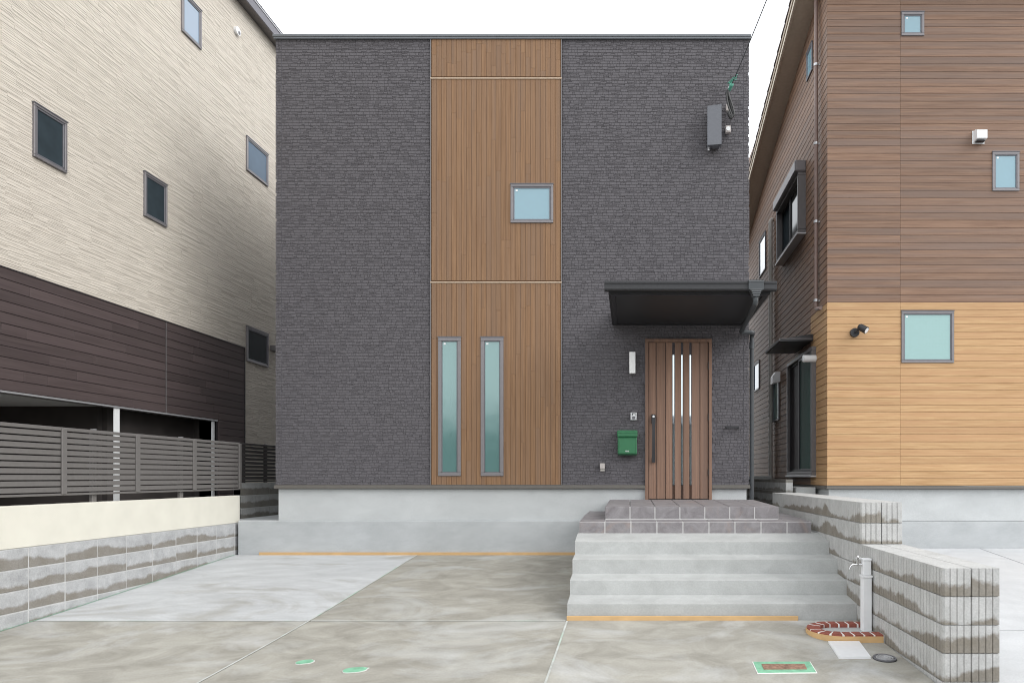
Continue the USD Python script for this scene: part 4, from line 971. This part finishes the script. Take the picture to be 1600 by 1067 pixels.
# ---------------------------------------------------------------- water tap, brick basin, lids
bp = thing('brick_basin', 'U shaped red brick edging with white mortar round the water tap', 'basin', (1.9, 5.82, gz(5.8)))
yc_, xc_, ro, ri = 5.82, 1.865, 0.262, 0.15
zt_ = E - 1.362; zg = lambda y: float(gz(y)) - 0.02
def ring_pt(s, r):
    """Point on a U: back row from the wall, round the left end, front row back to the wall. s = length along the mid line."""
    L = 2.195 - xc_; rm = (ro + ri) / 2
    if s < L: return np.array([2.195 - s, yc_ + r])
    if s < L + math.pi * rm:
        a = math.pi / 2 + (s - L) / rm; return np.array([xc_ + r * math.cos(a), yc_ + r * math.sin(a)])
    return np.array([xc_ + (s - L - math.pi * rm), yc_ - r])
rm = (ro + ri) / 2; L = 2.195 - xc_; total = 2 * L + math.pi * rm
def arc_solid(s0, s1, r0, r1, z0, z1, n=4, dz=0.0):
    ss = np.linspace(s0, s1, n + 1); poly = [ring_pt(s, r1) for s in ss] + [ring_pt(s, r0) for s in ss[::-1]]
    m = prism(Polygon(poly), z1 - z0); m.apply_translation([0, 0, z0]); return m
NBK = 15; bl = total / NBK; rng2 = random.Random(3)
for k in range(NBK):
    t = rng2.uniform(-0.003, 0.003)
    obj('brick', arc_solid(k * bl + 0.0085, (k + 1) * bl - 0.0085, ri, ro, -0.36, zt_ + t, 8), 'red_brick', bp)
obj('mortar', arc_solid(0.0, total, ri + 0.004, ro - 0.004, -0.36, zt_ - 0.003, 90), 'white_mortar', bp)
obj('basin_floor', prism(Polygon([ring_pt(s, ri + 0.01) for s in np.linspace(0, total, 40)]), 0.02).apply_translation([0, 0, zt_ - 0.052]), 'step_concrete', bp)
obj('edge_strip', arc_solid(L + math.pi * rm * 0.42, total - 0.012, ro + 0.001, ro + 0.009, -0.36, zt_ - 0.012, 30), 'masking_strip', bp)

tp = thing('water_tap_post', 'white square garden water post with a chrome tap beside the ribbed wall', 'tap', (2.15, 5.85, zt_ - 0.03))
tx0, tx1, ty0, ty1 = PX(1349, 5.82), PX(1362.5, 5.82), 5.82, 5.9
zb0 = zt_ - 0.05; ztop = PZ(872.5, 5.82); zcol = PZ(900.5, 5.82)
obj('post', cat_([bx(tx0, tx1, ty0, ty1, zb0, zcol - 0.01, 0.004), bx(tx0 + 0.004, tx1 - 0.004, ty0 + 0.004, ty1 - 0.004, zcol + 0.01, ztop - 0.02, 0.004)]), 'white_plastic', tp)
obj('collar', bx(tx0 - 0.007, tx1 + 0.007, ty0 - 0.007, ty1 + 0.007, zcol - 0.0095, zcol + 0.0095, 0.003), 'white_plastic', tp)
obj('cap', bx(tx0 + 0.0, tx1 - 0.0, ty0, ty1, ztop - 0.0195, ztop, 0.004), 'white_plastic', tp)
zt2 = PZ(881.5, 5.86); ym_ = 5.86
X_ = lambda p: PX(p, ym_)
tap = obj('tap', tube(rounded([(tx0, ym_, zt2), (X_(1338), ym_, zt2), (X_(1330), ym_, zt2 - 0.004), (X_(1327.5), ym_, zt2 - 0.045)], 0.02), [0.011] * 6 + [0.0095] * 6, 12), 'chrome', tp, smooth=40)
obj('valve_body', cat_([cyl((X_(1340.5), ym_, zt2 - 0.015), (X_(1340.5), ym_, zt2 + 0.045), 0.013, 12), cyl((X_(1345.5), ym_, zt2), (X_(1348), ym_, zt2), 0.019, 12)]), 'chrome', tap, smooth=40)
obj('valve_handle', cat_([cyl((X_(1340.5), ym_, zt2 + 0.045), (X_(1340.5), ym_, zt2 + 0.066), 0.016, 10), sphere((X_(1340.5), ym_, zt2 + 0.072), 0.012, 1), cyl((X_(1340.5) - 0.024, ym_, zt2 + 0.058), (X_(1340.5) + 0.024, ym_, zt2 + 0.058), 0.006, 8)]), 'chrome', tap, smooth=40)

def quad_plate(pts, th, lift=0.0):
    top = np.array([[x, y, float(gz(y)) + lift + th] for x, y in pts]); n = len(pts)
    bot = top - [0, 0, th + lift + 0.01]
    f = [[0, i, i + 1] for i in range(1, n - 1)] + [[n, n + i + 1, n + i] for i in range(1, n - 1)] + sum([[[i, n + i, n + (i + 1) % n], [i, n + (i + 1) % n, (i + 1) % n]] for i in range(n)], [])
    m = trimesh.Trimesh(np.vstack([top, bot]), np.array(f), process=False)
    if m.volume < 0: m.invert()
    return m
o = obj('foam_board', quad_plate([(1.664, 5.14), (1.92, 5.14), (1.97, 5.545), (1.704, 5.545)], 0.018), 'white_plastic')
tag(o, 'white rectangular foam board lying on the concrete below the brick basin', 'board')
gr = thing('drain_grate', 'round black drain grate set in the concrete by the ribbed wall', 'drain', (2.02, 5.13, float(gz(5.13))))
gx, gy, R = 2.03, 5.14, 0.088
def annulus(r0, r1, dz, th, n=28):
    a = np.linspace(0, 2 * math.pi, n, endpoint=False)
    P = Polygon([(gx + r1 * math.cos(t), gy + r1 * math.sin(t)) for t in a], [[(gx + r0 * math.cos(t), gy + r0 * math.sin(t)) for t in a]] if r0 else [])
    m = prism(P, th); v = np.array(m.vertices); v[:, 2] += gz(v[:, 1]) + dz; m.vertices = v; return m
obj('pan', annulus(0, R + 0.004, -0.004, 0.008), 'black_rubber', gr)
obj('rim', annulus(R - 0.012, R, 0.005, 0.009), 'sash_inner', gr)
for k in range(3):
    obj('ring', annulus(0.018 + 0.02 * k, 0.025 + 0.02 * k, 0.005, 0.009), 'silver', gr)
for k in range(5):
    a = math.pi * k / 5; q = bx(-R + 0.012, R - 0.012, -0.003, 0.003, 0.005, 0.011)
    q.apply_transform(trimesh.transformations.rotation_matrix(a, [0, 0, 1])); v = np.array(q.vertices) + [gx, gy, 0]; v[:, 2] += gz(v[:, 1]); q.vertices = v
    obj('spoke', q, 'silver', gr)

mb = thing('water_meter_lid', 'rusty rectangular meter lid framed with green masking tape in the driveway', 'meter lid', (1.18, 4.93, float(gz(4.93))))
c4 = [(0.947, 4.80), (1.398, 4.815), (1.415, 5.065), (0.957, 5.06)]
obj('rim', quad_plate(c4, 0.004), 'white_mortar', mb)
def shrink(p, s, sy=None):
    c = np.mean(p, 0); return [tuple(c + (np.array(q) - c) * np.array([s, sy or s])) for q in p]
obj('tape_frame', quad_plate(shrink(c4, 0.97, 0.93), 0.007), 'green_tape', mb)
obj('lid', quad_plate(shrink(c4, 0.73, 0.47), 0.010), 'rust_lid', mb)
for cx_, cy_, rx, ry, rot, lab in ((-2.56, 5.06, 0.062, 0.05, 0.5, 'smaller patch of green masking tape on the driveway'), (-2.09, 4.88, 0.083, 0.062, 0.5, 'larger patch of green masking tape on the driveway')):
    rp = random.Random(int(-cx_ * 100))
    P = []
    for k in range(18):
        a = 2 * math.pi * k / 18; r = 1 + rp.uniform(-0.09, 0.09)
        u, v_ = rx * r * math.cos(a), ry * r * math.sin(a)
        P.append((cx_ + u + 0.35 * v_, cy_ + v_))
    tpch = thing('tape_patch', lab, 'tape', (cx_, cy_, float(gz(cy_))))
    obj('tape', quad_plate(P, 0.005), 'green_tape', tpch)
    obj('residue', quad_plate([(cx_ + (x_ - cx_) * 1.08 + 0.003, cy_ + (y_ - cy_) * 1.08) for x_, y_ in P], 0.003), 'grout', tpch)

# ---------------------------------------------------------------- houses across the street (behind the camera; the windows mirror them)
for k, (x0, x1, y, h, mat, lab) in enumerate(((-26, -9, -34, 5.2, 'house_wall_pale', 'pale two storey house across the street at the left'), (-6.5, 6.5, -36, 5.6, 'house_wall_tan', 'tan two storey house straight across the street'), (9.5, 27, -33, 5.0, 'house_wall_pale', 'pale two storey house across the street at the right'))):
    hs = thing('street_house', lab, 'house', ((x0 + x1) / 2, y, -0.7))
    obj('wall', bx(x0, x1, y - 8, y, -0.75, h), mat, hs)
    pr = prism(Polygon([(y - 8.5, h), (y + 0.5, h), (y - 4, h + 1.1)]), x1 - x0 + 0.8); v = np.array(pr.vertices)
    m = trimesh.Trimesh(np.stack([x0 - 0.4 + v[:, 2], v[:, 0], v[:, 1] + 0.01], 1), pr.faces, process=False)
    if m.volume < 0: m.invert()
    obj('roof', m, 'far_roof', hs)
    for q in range(4):
        for z in (0.4, 3.1):
            xw = x0 + (x1 - x0) * (q + 0.5) / 4
            obj('window', bx(xw - 0.8, xw + 0.8, y, y + 0.05, z, z + 1.2), 'dark_room_glass', hs)
